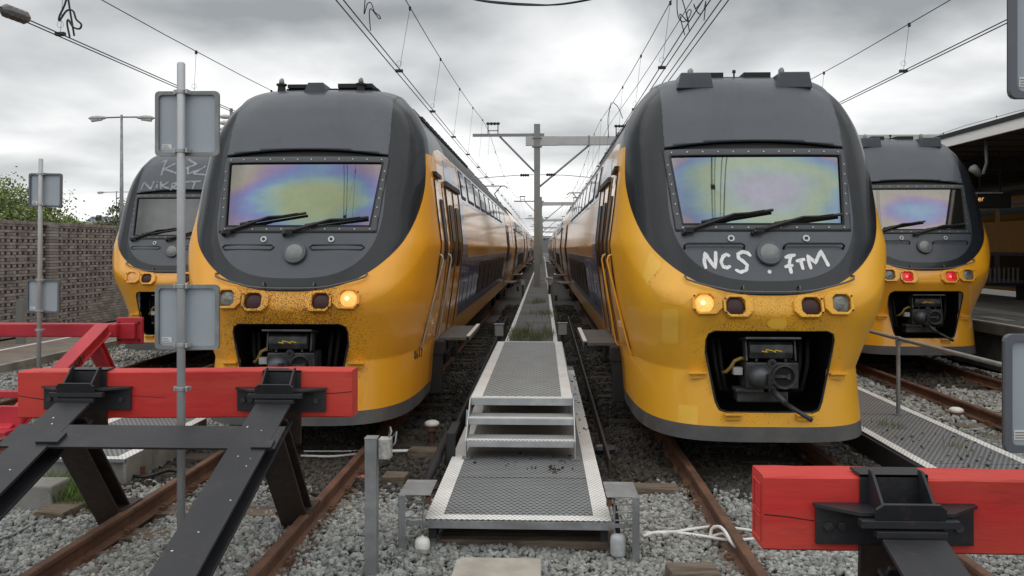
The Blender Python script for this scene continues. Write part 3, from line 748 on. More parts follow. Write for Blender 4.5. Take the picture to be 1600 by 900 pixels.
# ---- side walls: positions by (y, z) on the car's flank
def sx(y, z):
    n = float(NN(z)); sy = y - float(YF(z))
    nl = float(NLT(z))
    if sy >= nl: return float(HWB(z)) + (float(disp(1.0, z)) * min(1, max(0, (3.2 - y) / 1.6)) if y < 3.2 else 0)
    sy = max(sy, 0.001); hw = float(HWN(z)) + (float(HWB(z)) - float(HWN(z))) * float(sstep(.35 * nl, nl, sy))
    q = (1 - (1 - sy / nl) ** n) ** (1 / n)
    return hw * q + float(disp(q, z)) * min(1, max(0, (3.2 - y) / 1.6))
def side_quad(s, yb, yt, z0, z1, off, edge=.012, ny=None, nz=None):
    """sheet with an edge, lying on flank s between heights z0, z1; y-range yb at the bottom, yt at the top"""
    nz = nz or max(2, int((z1 - z0) / .12)); L_ = max(abs(yb[1] - yb[0]), abs(yt[1] - yt[0]))
    ny = ny or (max(1, int(L_ / .35)) if min(yb[0], yt[0]) < 3.6 else 1)
    b = MB(); P = []
    for i in range(nz + 1):
        f = i / nz; z = z0 + (z1 - z0) * f; a0 = yb[0] + (yt[0] - yb[0]) * f; a1 = yb[1] + (yt[1] - yb[1]) * f
        P.append([(a0 + (a1 - a0) * j / ny, z) for j in range(ny + 1)])
    W_ = ny + 1
    vs = [(s * (sx(y, z) + off), y, z) for r_ in P for y, z in r_] + [(s * (sx(y, z) + off - edge), y, z) for r_ in P for y, z in r_]
    K = len(vs) // 2; fs = []
    for i in range(nz):
        for j in range(ny):
            q = (i * W_ + j, i * W_ + j + 1, (i + 1) * W_ + j + 1, (i + 1) * W_ + j); fs.append(q if s > 0 else q[::-1])
    bd = [j for j in range(W_)] + [i * W_ + ny for i in range(1, nz + 1)] + [nz * W_ + j for j in range(ny - 1, -1, -1)] + [i * W_ for i in range(nz - 1, 0, -1)]
    for a, c in zip(bd, bd[1:] + bd[:1]): fs.append((a, K + a, K + c, c) if s > 0 else (c, K + c, K + a, a))
    return b.add(vs, fs)
def rounded_side(s, y0, y1, z0, z1, r, off, edge=.012):
    """rounded pane that follows the flank: rows of heights, narrowed at the corners"""
    zs = [z0 + r * (1 - math.cos(a)) for a in (0, .5, 1.0, math.pi / 2)]
    ins = [r * (1 - math.sin(a)) for a in (0, .5, 1.0, math.pi / 2)]
    nm_ = max(1, int((z1 - z0 - 2 * r) / .12)); zs2 = [z0 + r + (z1 - z0 - 2 * r) * i / nm_ for i in range(1, nm_)]
    rows = list(zip(zs, ins)) + [(z, 0.0) for z in zs2] + [(z0 + z1 - z, i_) for z, i_ in list(zip(zs, ins))[::-1]]
    b = MB(); ny = 2 if y0 < 3.6 else 1; P = [[(y0 + i_ + (y1 - y0 - 2 * i_) * j / ny, z) for j in range(ny + 1)] for z, i_ in rows]
    W_ = ny + 1; nz = len(P) - 1
    vs = [(s * (sx(y, z) + off), y, z) for r_ in P for y, z in r_] + [(s * (sx(y, z) + off - edge), y, z) for r_ in P for y, z in r_]
    K = len(vs) // 2; fs = []
    for i in range(nz):
        for j in range(ny):
            q = (i * W_ + j, i * W_ + j + 1, (i + 1) * W_ + j + 1, (i + 1) * W_ + j); fs.append(q if s > 0 else q[::-1])
    bd = [j for j in range(W_)] + [i * W_ + ny for i in range(1, nz + 1)] + [nz * W_ + j for j in range(ny - 1, -1, -1)] + [i * W_ for i in range(nz - 1, 0, -1)]
    for a, c in zip(bd, bd[1:] + bd[:1]): fs.append((a, K + a, K + c, c) if s > 0 else (c, K + c, K + a, a))
    return b.add(vs, fs)
def rod_side(s, y, z0, z1, m, parent, r=.012, out_=.055):
    x0, x1 = sx(y, z0), sx(y, z1)
    return MB().tube([(s * x0, y, z0), (s * (x0 + out_ * .7), y, z0 + .02), (s * (x0 + out_), y, z0 + .07), (s * (x1 + out_), y, z1 - .07), (s * (x1 + out_ * .7), y, z1 - .02), (s * x1, y, z1)], r, 8).build('grab_rail', m, parent, smooth=True)

def wheel_set(b, y, x):
    for s in (-1, 1): b.prism(ring_poly(.44, 24), (s * x - .06, y, .44), (0, 1, 0), (0, 0, 1), (1, 0, 0), .12)
def bogie(root, y):
    o = MB()
    for s in (-1, 1):
        o.bb(s * 1.10 - .09, s * 1.10 + .09, y - 1.55, y + 1.55, .52, .70)
        for q in (-1.1, 1.1): o.bb(s * 1.12 - .11, s * 1.12 + .11, y + q - .16, y + q + .16, .34, .62)
        o.bb(s * 1.12 - .08, s * 1.12 + .08, y - .35, y + .35, .40, .55)
    o.bb(-1.1, 1.1, y - .25, y + .25, .45, .72)
    bo = o.build('bogie', BLACK, root, bevel=.02)
    for q in (-1.1, 1.1):
        w_ = MB(); wheel_set(w_, y + q, .752); w_.cyl((-.9, y + q, .44), (.9, y + q, .44), .08, 10); w_.build('wheelset', BLKS, bo)
    return bo
STEPM = mat('door_step', (.10, .095, .09), .8, var=.25)
def flank(root, s, y_off, first, detail):
    """doors, windows and painted bands of one car on flank s; y_off is the car's start"""
    Y = lambda v: v + y_off
    def P(name, mb, m, par=root, **k): return mb.build(name, m, par, **k)
    if first:
        # cab door with its tall narrow window, rain gutter and grab rails
        d = P('cab_door', side_quad(s, (1.42, 2.20), (1.42, 2.20), 1.02, 3.02, .008, .016), YEL)
        for yy_ in (1.42, 2.20): P('door_seam', side_quad(s, (yy_ - .014, yy_ + .014), (yy_ - .014, yy_ + .014), 1.02, 3.02, .014, .02, nz=16), RUB, d)
        P('window', rounded_side(s, 1.78, 2.08, 2.02, 2.80, .07, .02), RUB, d); P('pane', rounded_side(s, 1.82, 2.04, 2.07, 2.75, .05, .024), WIND, d)
        P('door_gutter', side_quad(s, (1.36, 2.0), (1.36, 2.0), 3.06, 3.11, .05, .055), RUB, root)
        rod_side(s, 1.34, .95, 2.1, SILV if s > 0 else YEL, root); rod_side(s, 2.28, .95, 2.1, SILV if s > 0 else YEL, root)
        y0 = 2.62
        # dark bogie end post behind the nose
        P('lifeguard_post', MB().bb(s * 1.08, s * 1.36, 2.32, 2.95, .74, .93).bb(s * 1.10, s * 1.34, 2.34, 2.52, .22, .76).bb(s * 1.06, s * 1.30, 2.75, 2.88, .45, .76), BLACK, root, bevel=.02)
    else: y0 = 3.0
    # main double door
    fr = P('door', side_quad(s, (Y(y0), Y(y0 + 1.72)), (Y(y0), Y(y0 + 1.72)), .98, 3.02, .006, .02), YEL)
    P('door_portal', side_quad(s, (Y(y0 - .06), Y(y0 + 1.78)), (Y(y0 - .02), Y(y0 + 1.74)), 3.02, 3.09, .045, .05), RUB)
    for q in (0, .86, 1.72): P('door_seam', side_quad(s, (Y(y0 + q - .022), Y(y0 + q + .022)), (Y(y0 + q - .022), Y(y0 + q + .022)), .98, 3.02, .016, .02), RUB, fr)
    for q in (.24, 1.06): P('window', rounded_side(s, Y(y0 + q), Y(y0 + q + .42), 1.90, 2.78, .08, .020), WIND, fr)
    P('blue_panel', side_quad(s, (Y(y0 + .1), Y(y0 + 1.6)), (Y(y0 + .2), Y(y0 + 1.5)), 3.12, 3.40, .005), BLUE_P)
    P('door_step', MB().box((s * 1.47, Y(y0 + .86), .93), (.42, 1.75, .035)).box((s * 1.672, Y(y0 + .86), .94), (.05, 1.75, .05)).bb(s * 1.3, s * 1.36, Y(y0 + .2), Y(y0 + .3), .72, .93).bb(s * 1.3, s * 1.36, Y(y0 + 1.4), Y(y0 + 1.5), .72, .93), STEPM)
    P('door_step_edge', MB().box((s * 1.672, Y(y0 + .86), .972), (.05, 1.74, .012)), WHITEP)
    # dark blue flank with the lower-deck windows
    e0 = y0 + 1.80
    pal = P('blue_band', side_quad(s, (Y(e0 + .55), Y(e0 + .62)), (Y(e0), Y(e0 + 1.1)), 1.02, 2.08, .004), BLUE)
    P('blue_band', side_quad(s, (Y(e0 + .5), Y(20.4)), (Y(e0 + .5), Y(20.6)), 1.06, 2.02, .0055), BLUE)
    P('pale_band', side_quad(s, (Y(e0), Y(e0 + .95)), (Y(e0), Y(e0 + .45)), 2.10, 3.05, .004), BLUE_P)  # upper part of the blue door band, its sky sheen painted as pale blue
    P('pale_band', side_quad(s, (Y(e0 + .3), Y(20.4)), (Y(e0 + .3), Y(20.4)), 2.93, 3.50, .004, nz=6), BLUE_P)
    if first:
        for j, (a, z0, z1) in enumerate(((.9, 1.25, 1.62), (1.7, 1.2, 1.95), (2.5, 1.2, 1.95), (3.1, 1.2, 1.95))):
            P('service_hatch', side_quad(s, (Y(e0 + a), Y(e0 + a + .55)), (Y(e0 + a), Y(e0 + a + .55)), z0, z1, .012, .008), BLUE)
    n_up = 9 if detail else 7
    ya = e0 + .55; 
    for i in range(n_up):
        a = ya + i * 1.55; wd = 1.28 if i else .75
        if i: a -= .35
        o = P('upper_window', rounded_side(s, Y(a), Y(a + wd), 2.99, 3.47, .10, .012), RUB)
        P('pane', rounded_side(s, Y(a + .06), Y(a + wd - .06), 3.04, 3.43, .07, .018), WIN, o)
    yl = e0 + 4.0
    for i in range(7 if detail else 5):
        a = yl + i * 1.55
        o = P('lower_window', rounded_side(s, Y(a), Y(a + 1.3), 1.22, 1.90, .08, .014), RUB)
        P('pane', rounded_side(s, Y(a + .05), Y(a + 1.25), 1.27, 1.85, .06, .020), WIND, o)
    # far door of the car
    y2 = 20.9
    fr2 = P('door', side_quad(s, (Y(y2), Y(y2 + 1.72)), (Y(y2), Y(y2 + 1.72)), .98, 3.02, .006, .02), YEL)
    for q in (0, .86, 1.72): P('door_seam', side_quad(s, (Y(y2 + q - .03), Y(y2 + q + .03)), (Y(y2 + q - .03), Y(y2 + q + .03)), .98, 3.02, .016, .02), RUB, fr2)
    for q in (.24, 1.06): P('window', rounded_side(s, Y(y2 + q), Y(y2 + q + .42), 1.70, 2.78, .08, .020), WIND, fr2)
    P('door_step', MB().box((s * 1.47, Y(y2 + .86), .93), (.42, 1.75, .035)).box((s * 1.672, Y(y2 + .86), .94), (.05, 1.75, .05)), STEPM)
    P('orange_stripe', side_quad(s, (Y(y2 - .35), Y(y2 - .15)), (Y(y2 - .35), Y(y2 - .15)), 2.6, 3.4, .005), YEL_PATCH2)
    P('blue_band', side_quad(s, (Y(23.0), Y(25.6)), (Y(23.0), Y(25.6)), 1.06, 2.02, .004), BLUE)
    # roof rib grille along the shoulder
    if detail:
        for i in range(16):
            y = Y(3.2 + i * .45); z = 4.0; x = sx(max(y, 4), z) if y_off == 0 else float(HWB(z))
            P('roof_rib', MB().box((s * (x - .03), y, z + .02), (.13, .34, .05)), BLACK)

def car_shell(root, y0, y1):
    zs = np.concatenate([np.linspace(.72, 3.4, 14), np.linspace(3.5, 4.43, 16)]); b = MB(); hwv = [float(HWB(z)) for z in zs]
    sec = [(-h, z) for h, z in zip(hwv, zs)] + [(h, z) for h, z in zip(hwv[::-1], zs[::-1])]; n = len(sec)
    lo = [(a, z) for a, z in sec]
    vs = [(a, y0, z) for a, z in lo] + [(a, y1, z) for a, z in lo]
    fs = [(i, n + i, n + i + 1, i + 1) for i in range(n - 1)] + [tuple(range(n)), tuple(range(2 * n - 1, n - 1, -1))]
    b.add(vs, fs); o = b.build('carriage', YEL, root, auto=35)
    r_ = MB(); sec2 = [(a * 1.004, z + .006) for a, z in sec if z > 3.92]; m_ = len(sec2)
    r_.add([(a, y0, z) for a, z in sec2] + [(a, y1, z) for a, z in sec2], [(i, m_ + i, m_ + i + 1, i + 1) for i in range(m_ - 1)])
    r_.build('carriage_roof', ROOFG, root, smooth=True)
    return o

def build_train(k, label, sides, ncars, glassm, roof_kind, lit, tails, extra=None):
    root = thing('train', label, 'train', (TRX[k], TIPY[k], TRZ.get(k, 0)), 'double deck trains at the buffers')
    nm = dict(skirt='front_skirt', glass='windscreen', frame='windscreen_frame', roof='roof', face='face_panel', gap='visor_shade_gap', brow='brow_panel', brow_r='roof_front', mask='front_mask', body='car_side')
    ob = {}
    for key, me in ME.items():
        if key == 'glass':
            me = me.copy(); me.materials[0] = glassm
        ob[key] = share(nm[key], me, root)
    ob['nose'] = share('nose', NOSE_ME[k], root)
    yel = NOSE_ME[k].materials[0]
    # rivets round the windscreen
    rv = MB(); pts = []
    for i in range(12): pts.append((-.86 + 1.72 * i / 11, 3.172)); 
    for i in range(11): pts.append((-.80 + 1.6 * i / 10, 2.375))
    for i in range(1, 7):
        z = 2.41 + .73 * i / 7; x = .80 + .08 * i / 7 + .034; pts += [(x, z), (-x, z)]
    for x, z in pts:
        p = fp(x, z, .012); n = fn(x, z); rv.tube([p, p + n * .006], .008, 6)
    rv.build('rivets', SILV, ob['frame'])
    # thin dark gasket between frame and glass
    gk = MB(); cor = [(-.88, 3.14), (.88, 3.14), (.80, 2.41), (-.80, 2.41)]
    for a, b in zip(cor, cor[1:] + cor[:1]):
        gk.tube([fp(a[0] + (b[0] - a[0]) * i / 14, a[1] + (b[1] - a[1]) * i / 14, .008) for i in range(15)], .012, 5)
    gk.build('gasket', RUB, ob['frame'])
    gk = MB(); cor = [(-.945, 3.205), (.945, 3.205), (.87, 2.345), (-.87, 2.345)]
    for a, b in zip(cor[1:] , cor[2:] + cor[:1]):
        gk.tube([fp(a[0] + (b[0] - a[0]) * i / 14, a[1] + (b[1] - a[1]) * i / 14, .0) for i in range(15)], .010, 5)
    gk.build('outer_gasket', RUB, ob['frame'])
    # wipers
    wiper(root, (-.80, 2.315), (-.30, 2.49), (-.62, 2.425), (.10, 2.545)); wiper(root, (-.12, 2.315), (.38, 2.46), (.10, 2.41), (.78, 2.50))
    # washers, grab bars, centre lamp
    for x in (-.34, .40):
        p, ax, az, n = frame_at(x, 2.265)
        o = MB().prism(ring_poly(.036, 8), p - n * .005, ax, az, n, .022).build('washer_nozzle', SILV, root); MB().prism(ring_poly(.018, 8), p + n * .018, ax, az, n, .004).build('nozzle_bore', RUB, o)
    for x0, x1 in ((-.80, -.22), (.17, .76)):
        if roof_kind == 'box':
            MB().tube([fp(x0, 2.16, -.01), fp(x0, 2.185, .035), fp(x0 + .03, 2.20, .05), fp((x0 + x1) / 2, 2.20, .05), fp(x1 - .03, 2.20, .05), fp(x1, 2.185, .035), fp(x1, 2.16, -.01)], .011, 7).build('grab_rail', RUB, root, smooth=True)
        else:
            lp = [fp(x0 + .03, 2.155, .006), fp(x1 - .03, 2.155, .006), fp(x1, 2.18, .006), fp(x1 - .03, 2.205, .006), fp(x0 + .03, 2.205, .006), fp(x0, 2.18, .006), fp(x0 + .03, 2.155, .006)]
            MB().tube(lp, .009, 6).build('grab_rail', RUB, root)
    p, ax, az, n = frame_at(.02, 2.115)
    o = MB().prism(ring_poly(.128, 28), p - n * .03, ax, az, n, .075).build('centre_lamp', PANEL, root, bevel=.012)
    l = MB(); rr = [(.092, .046), (.07, .058), (.04, .065), (.012, .067)]; vs = []; fs = []
    for r_, d in rr: vs += [p + ax * r_ * math.cos(2 * math.pi * q / 20) + az * r_ * math.sin(2 * math.pi * q / 20) + n * d for q in range(20)]
    for i in range(3): fs += [(i * 20 + q, i * 20 + (q + 1) % 20, (i + 1) * 20 + (q + 1) % 20, (i + 1) * 20 + q) for q in range(20)]
    fs.append(tuple(60 + q for q in range(20))); l.add(vs, fs); l.build('lens', mat('lens_grey', (.17, .178, .182), .35, metal=.1, var=.12, vs=40, coat=.3), o, smooth=True)
    # thin rail along the bottom of the mask
    xs = np.linspace(-.80, .80, 25); lo = [fp(x, 1.735 + .10 * (abs(x) / .8) ** 3 * 1.1, .045) for x in xs]
    lo = [fp(-.81, 1.90, .0), fp(-.815, 1.88, .04)] + lo + [fp(.815, 1.88, .04), fp(.81, 1.90, .0)]
    mb = MB().tube(lo, .010, 6)
    for x in (-.27, .27): mb.tube([fp(x, 1.80, 0), fp(x, 1.79, .04), fp(x, 1.742, .045)], .009, 6)
    mb.build('lower_rail', mat('rail_darkgrey', (.12, .125, .13), .4, metal=.5), root, smooth=True)
    # head and tail lamps
    for x, nmx in ((-.625, 'headlight'), (.625, 'headlight')):
        on = (x < 0 and 'L' in lit) or (x > 0 and 'R' in lit)
        lamp(root, nmx, x, 1.635, (LENS_DIM if k == 1 else LENS_ON) if on else LENS_OFF, yel, True, HOT if on and k != 1 else None)
    for x in (-.335, .335): lamp(root, 'tail_light', x, 1.605, LENS_RON if tails else LENS_RED, yel, False, HOTR if tails else None)
    # coupler bay: five dark walls behind the opening
    bay = MB(); x0, x1, z0, z1, d = -.665, .665, .50, 1.43, 1.25; ya_ = .30
    bay.add([(x0, d, z0), (x1, d, z0), (x1, d, z1), (x0, d, z1), (x0, ya_, z0), (x1, ya_, z0), (x1, ya_, z1), (x0, ya_, z1)], [(0, 1, 2, 3), (0, 4, 5, 1), (3, 2, 6, 7), (0, 3, 7, 4), (1, 5, 6, 2)])
    bay.build('coupler_bay', CAVITY, root)
    lip = MB()
    bp = [(-.53, 1.37), (.53, 1.37), (.60, 1.34), (.62, 1.28), (.615, 1.15), (.515, .66), (.48, .585), (.41, .56), (-.41, .56), (-.48, .585), (-.515, .66), (-.615, 1.15), (-.62, 1.28), (-.60, 1.34)]
    lip.tube([fp(x, z, -.006) for x, z in bp + bp[:2]], .012, 6); lip.build('bay_edge', RUB, root)
    coupler(root)
    br = MB()
    for (x, z) in ((-.68, .93), (.68, .93), (-.36, .545), (.33, .545)):
        o = MB().box(fp(x, z, .03), (.17, .09, .018)).box(fp(x, z - .03, .015), (.15, .04, .05)); o.build('foot_step', yel, root, bevel=.005)
    # front window side triangles: thin bright edge trim
    # roof gear
    if roof_kind == 'box':
        for xc_, hx in ((-.55, -.56), (.52, .45)):
            prf = [(-.20, 3.92), (.20, 3.92), (.165, 4.095), (-.155, 4.095)]
            o = MB().prism(prf, (xc_, 1.0, 0), (1, 0, 0), (0, 0, 1), (0, 1, 0), .9).build('roof_fairing', PANEL, root, bevel=.01)
            MB().tube([(hx, 1.25, 4.09), (hx, 1.25, 4.165), (hx + .01, 1.27, 4.185)], [.034, .032, .018], 10).build('horn', GALVD, o, smooth=True)
        MB().bb(-.40, -.17, 1.35, 2.0, 4.10, 4.165).build('roof_gear', BLACK, root); MB().bb(.06, .36, 1.35, 2.0, 4.10, 4.165).build('roof_gear', BLACK, root)
        MB().bb(-.36, .36, 1.5, 1.9, 4.08, 4.145).build('roof_gear', BLACK, root)
        MB().tube([(-.04, 1.4, 4.1), (-.04, 1.4, 4.165), (-.04, 1.4, 4.17), (-.04, 1.4, 4.20)], [.01, .01, .022, .018], 8).build('aerial', BLACK, root)
    else:
        MB().bb(-.48, .66, 1.45, 1.8, 4.09, 4.145).build('roof_gear', BLACK, root)
        MB().bb(-.45, -.06, 1.4, 1.9, 4.145, 4.19).build('roof_gear', BLACK, root); MB().bb(.175, .60, 1.4, 1.9, 4.145, 4.195).build('roof_gear', BLACK, root)
        MB().prism([(-.14, 4.04), (.14, 4.04), (.10, 4.165), (-.08, 4.165)], (-.05, 1.18, 0), (1, 0, 0), (0, 0, 1), (0, 1, 0), .35).build('roof_fairing', ROOFG, root)
        for x in (-.51, .47):
            o = MB().tube([(x, 1.36, 4.02), (x, 1.36, 4.17)], [.06, .045], 12).tube([(x, 1.36, 4.165), (x, 1.36, 4.185)], .065, 12).build('horn', BLACK, root)
            MB().tube([(x, 1.36, 4.18), (x, 1.36, 4.23), (x + .01, 1.36, 4.255)], [.034, .030, .012], 10).build('horn_cap', GALVD, o, smooth=True)
    for i in range(6): MB().bb(-.55, .55, 5.0 + i * 3.2, 7.6 + i * 3.2, 4.40, 4.50).build('roof_box', ROOFG, root, bevel=.03)
    # underframe
    MB().bb(-1.05, 1.05, 2.6, CAR1 - .2, .55, .75).build('underframe', BLACK, root)
    MB().bb(-1.0, 1.0, 9, 18, .28, .60).build('underfloor_box', BLACK, root)
    bogie(root, 4.3); bogie(root, 22.0)
    # cars behind
    for s in sides: flank(root, s, 0.0, True, True)
    for c in range(1, ncars):
        y0 = CAR1 + .45 + (c - 1) * 27.0
        car_shell(root, y0, y0 + 26.5)
        MB().bb(-1.1, 1.1, y0 - .5, y0 + .05, .8, 3.9).build('gangway', RUB, root)
        MB().bb(-1.05, 1.05, y0 + .5, y0 + 26, .5, .75).build('underframe', BLACK, root)
        bogie(root, y0 + 4); bogie(root, y0 + 22)
        for s in sides: flank(root, s, y0, False, c == 1)
    return root, ob

def irid(*cols): return list(cols)
GL3 = glass_mat('windscreen_glass_pink_teal', [(0.00, (0.254, 0.266, 0.313)), (0.28, (0.256, 0.237, 0.292)), (0.46, (0.220, 0.286, 0.280)), (0.62, (0.258, 0.294, 0.187)), (0.78, (0.175, 0.259, 0.294)), (0.95, (0.133, 0.169, 0.334)), (1.15, (0.239, 0.203, 0.215))], .05, 2.76, 1.02, .54, 3.1, .9)
GL2 = glass_mat('windscreen_glass_green_blue', [(0.00, (0.216, 0.263, 0.169)), (0.28, (0.240, 0.263, 0.144)), (0.48, (0.167, 0.261, 0.261)), (0.62, (0.101, 0.144, 0.304)), (0.76, (0.184, 0.138, 0.243)), (0.92, (0.219, 0.196, 0.160)), (1.15, (0.206, 0.201, 0.183))], .16, 2.70, 1.15, .58, 7.7, .9)
GL4 = glass_mat('windscreen_glass_blue_beige', [(0.00, (0.203, 0.287, 0.369)), (0.30, (0.179, 0.248, 0.373)), (0.50, (0.225, 0.182, 0.321)), (0.68, (0.303, 0.275, 0.234)), (1.10, (0.252, 0.246, 0.226))], .0, 2.74, .95, .42, 1.3, .85)
GL1 = glass_mat('windscreen_glass_dull', [(0.00, (0.156, 0.162, 0.166)), (0.60, (0.130, 0.133, 0.136)), (1.10, (0.104, 0.107, 0.110))], .0, 2.8, 1.0, .6, 5.2, .7)

T2, O2 = build_train(2, 'yellow and dark grey train left of the walkway, black specks over its nose', (1,), 5, GL2, 'gear', 'R', False)
T3, O3 = build_train(3, 'yellow and dark grey train with NCS FTM sprayed in white below the windscreen', (-1,), 5, GL3, 'box', 'L', False)
T1, O1 = build_train(1, 'farthest left train, white scrawl on its dark brow above a dull grey windscreen', (1,), 1, GL1, 'gear', 'L', False)
T4, O4 = build_train(4, 'farthest right train beside the platform, both red tail lights lit', (-1,), 1, GL4, 'box', '', True)

# graffiti and numbers -------------------------------------------------
SPRAY = mat('spray_white', (.78, .79, .80), .6, var=.12, vs=30, rust=(.42, .44, .46), rust_pos=(.54, .68)); SPRAYF = mat('spray_white_faint', (.28, .30, .33), .6, var=.4, vs=14, rust=(.13, .145, .16), rust_pos=(.5, .62))
def px3(lst, k, ox, oy, sc): return [pix_front(ox + a / sc, oy + b / sc, k) for a, b in lst]
st = [[[(413, 480), (402, 440), (405, 382), (438, 432), (470, 475), (473, 430), (472, 370)]], [[(562, 402), (540, 390), (518, 404), (506, 438), (520, 468), (545, 474), (567, 463)]],
      [[(694, 402), (672, 382), (640, 374), (612, 388), (616, 414), (645, 434), (670, 458), (664, 490), (628, 502), (594, 486)]],
      [[(799, 493), (810, 500), (820, 503)]],
      [[(903, 412), (935, 400), (972, 394)], [(940, 402), (932, 450), (946, 512)], [(902, 470), (930, 462), (958, 458)]],
      [[(973, 434), (1032, 420)], [(1003, 430), (1010, 455), (1020, 487)]],
      [[(1070, 484), (1055, 440), (1048, 398), (1070, 420), (1095, 444), (1112, 405), (1130, 370), (1150, 410), (1180, 466)]]]
for grp in st: ribbon([px3(s_, 3, 1000, 300, 4) for s_ in grp], .034, .004, SPRAY, 'graffiti_letter', O3['face'])
st = [[(1010, 620), (1045, 605), (1010, 700)], [(1100, 625), (1030, 660), (1105, 685)], [(1050, 660), (1010, 672)],
      [(1165, 655), (1230, 630), (1180, 600)], [(1180, 640), (1175, 690), (1260, 660)], [(1290, 640), (1210, 690), (1300, 695)],
      [(885, 790), (905, 740), (945, 785), (965, 735)], [(985, 755), (980, 780)], [(985, 738), (987, 742)], [(1008, 735), (1010, 785)], [(1055, 740), (1012, 765), (1060, 782)],
      [(1115, 745), (1080, 750), (1075, 780), (1110, 782), (1118, 748)], [(1130, 735), (1065, 790)], [(1155, 740), (1260, 735)], [(1222, 738), (1205, 785)]]
for grp in (st[0:3], st[3:5], st[5:6], st[6:7], st[7:9], st[9:11], st[11:13], st[13:15]): ribbon([px3(s_, 1, 0, 100, 4) for s_ in grp], .036, .017, SPRAYF, 'graffiti_letter', O1['brow'])
DIG = {'8': [[(.5, .5), (.1, .75), (.5, 1), (.9, .75), (.5, .5), (.05, .25), (.5, 0), (.95, .25), (.5, .5)]], '6': [[(.85, .95), (.4, .9), (.1, .4), (.2, .05), (.7, 0), (.9, .3), (.6, .5), (.15, .35)]], '1': [[(.3, .8), (.55, 1), (.55, 0)]], '2': [[(.1, .8), (.4, 1), (.85, .8), (.7, .5), (.1, 0), (.95, 0)]]}
def number(txt, root, s, y0, z0, h, m):
    b = MB(); y = y0
    for ch in txt:
        for stq in DIG[ch]:
            pts = []
            for a, c in stq:
                yy = y + a * h * .55; zz = z0 + c * h; pts.append((s * (sx(yy, zz) + .006), yy, zz))
            b.tube(pts, .005, 4)
        y += h * .85
    return b.build('fleet_number', m, root)
number('8612', T2, 1, 1.16, .84, .105, RUB)
# replaced paint patches on the tagged train's nose
for pxs, m_ in (([(1012, 440), (1040, 408), (1100, 430), (1095, 452), (1066, 478), (1032, 472)], YEL_PATCH2), ([(1003, 430), (1016, 392), (1036, 415), (1012, 448)], YEL_PATCH), ([(1034, 482), (1060, 482), (1060, 536), (1034, 536)], YEL_PATCH), ([(1060, 632), (1091, 634), (1090, 672), (1058, 670)], YEL_PATCH), ([(1196, 497), (1230, 498), (1229, 514), (1196, 513)], YEL_PATCH)):
    f_ = sdf_poly([pix_front(a, b, 3) for a, b in pxs], .01)
    me_ = front_patch(f_, .0025, m_, 'paint_patch')
    if len(me_.polygons): share('paint_patch', me_, O3['nose'])
sc_ = [pix_front(a, b, 3) for a, b in [(1073, 660), (1076, 664), (1076, 672)]]

# ================================================================== BUFFER STOPS
def hbeam(p0, p1, w_, h, tf, tw):
    """I-section bar from p0 to p1 in a vertical plane parallel to the track: flanges face up/down"""
    p0, p1 = Vector(p0), Vector(p1); d = (p1 - p0); L_ = d.length; d.normalize(); ax = Vector((1, 0, 0)); up = ax.cross(d).normalized()
    if up.z < 0 or (abs(up.z) < .2 and up.y > 0): up = -up
    sec = []
    b = MB()
    for c, ww, hh in ((h / 2 - tf / 2, w_, tf), (-h / 2 + tf / 2, w_, tf), (0, tw, h - 2 * tf)):
        b.prism([(-ww / 2, c - hh / 2), (ww / 2, c - hh / 2), (ww / 2, c + hh / 2), (-ww / 2, c + hh / 2)], p0, ax, up, d, L_)
    return b
def leg_set(root, X, Yb, zt=1.0, dyf=2.45, dyr=.55, wide=.27):
    """raking strut towards the line's end, back leg on the rail, brackets holding the beam"""
    hbeam((X, Yb - .20, zt - .10), (X, Yb - dyf, .06), wide, .17, .022, .018).build('strut', BLK, root, bevel=.004)
    hbeam((X, Yb - .30, zt - .18), (X, Yb + dyr - .12, -.12), wide * .86, .16, .02, .018).build('back_leg', BLKS, root, bevel=.004)
    MB().bb(X - .14, X + .14, Yb + dyr - .30, Yb + dyr + .05, -.012, .012).bb(X - .10, X - .045, Yb + dyr - .2, Yb + dyr, -.15, .0).bb(X + .045, X + .10, Yb + dyr - .2, Yb + dyr, -.15, .0).build('rail_clamp', BLKS, root, bevel=.004)
    # centre bracket over the beam
    y = Yb - .012
    MB().bb(X - .15, X + .15, y - .012, y, zt + .0, zt + .20).bb(X - .15, X + .15, y - .012, y + .12, zt + .19, zt + .202).build('top_plate', BLK, root)
    MB().bb(X - .35, X + .35, y - .02, y - .001, zt - .115, zt + .055).build('cross_plate', BLK, root, bevel=.003)
    MB().prism([(-.36, 0), (.36, 0), (.36, -.03), (.20, -.15), (-.20, -.15), (-.36, -.03)], (X, y, zt + .056), (1, 0, 0), (0, 1, 0), (0, 0, 1), .014).build('shelf_plate', BLK, root)
    for s in (-1, 1): MB().prism([(0, .0), (0, .155), (-.035, .155), (-.17, .02), (-.17, .0)], (X + s * .11 - .006, y - .01, zt + .07), (0, 1, 0), (0, 0, 1), (1, 0, 0), .012).build('gusset', BLK, root)
    MB().prism([(-.15, 0), (.15, 0), (.15, .05), (.12, .075), (-.12, .075), (-.15, .05)], (X, y - .165, zt + .05), (1, 0, 0), (0, -.25, 1), (0, -1, -.2), .016).build('front_plate', BLK, root, bevel=.003)
    MB().box((X, y - .16, zt + .03), (.42, .05, .035)).box((X, y - .175, zt - .01), (.30, .05, .03)).build('cap_plate', BLK, root, bevel=.003)
    for s in (-.30, -.24, .28): MB().cyl((X + s, y - .035, zt - .03), (X + s, y - .015, zt - .03), .022, 6).build('bolt', STEELD, root)
    MB().prism([(-.16, -.02), (.16, -.02), (.13, -.30), (-.13, -.30)], (X, y - .02, zt - .09), (1, 0, 0), (0, -.35, 1), (0, -1, 0), .03).build('lower_plate', BLKS, root)
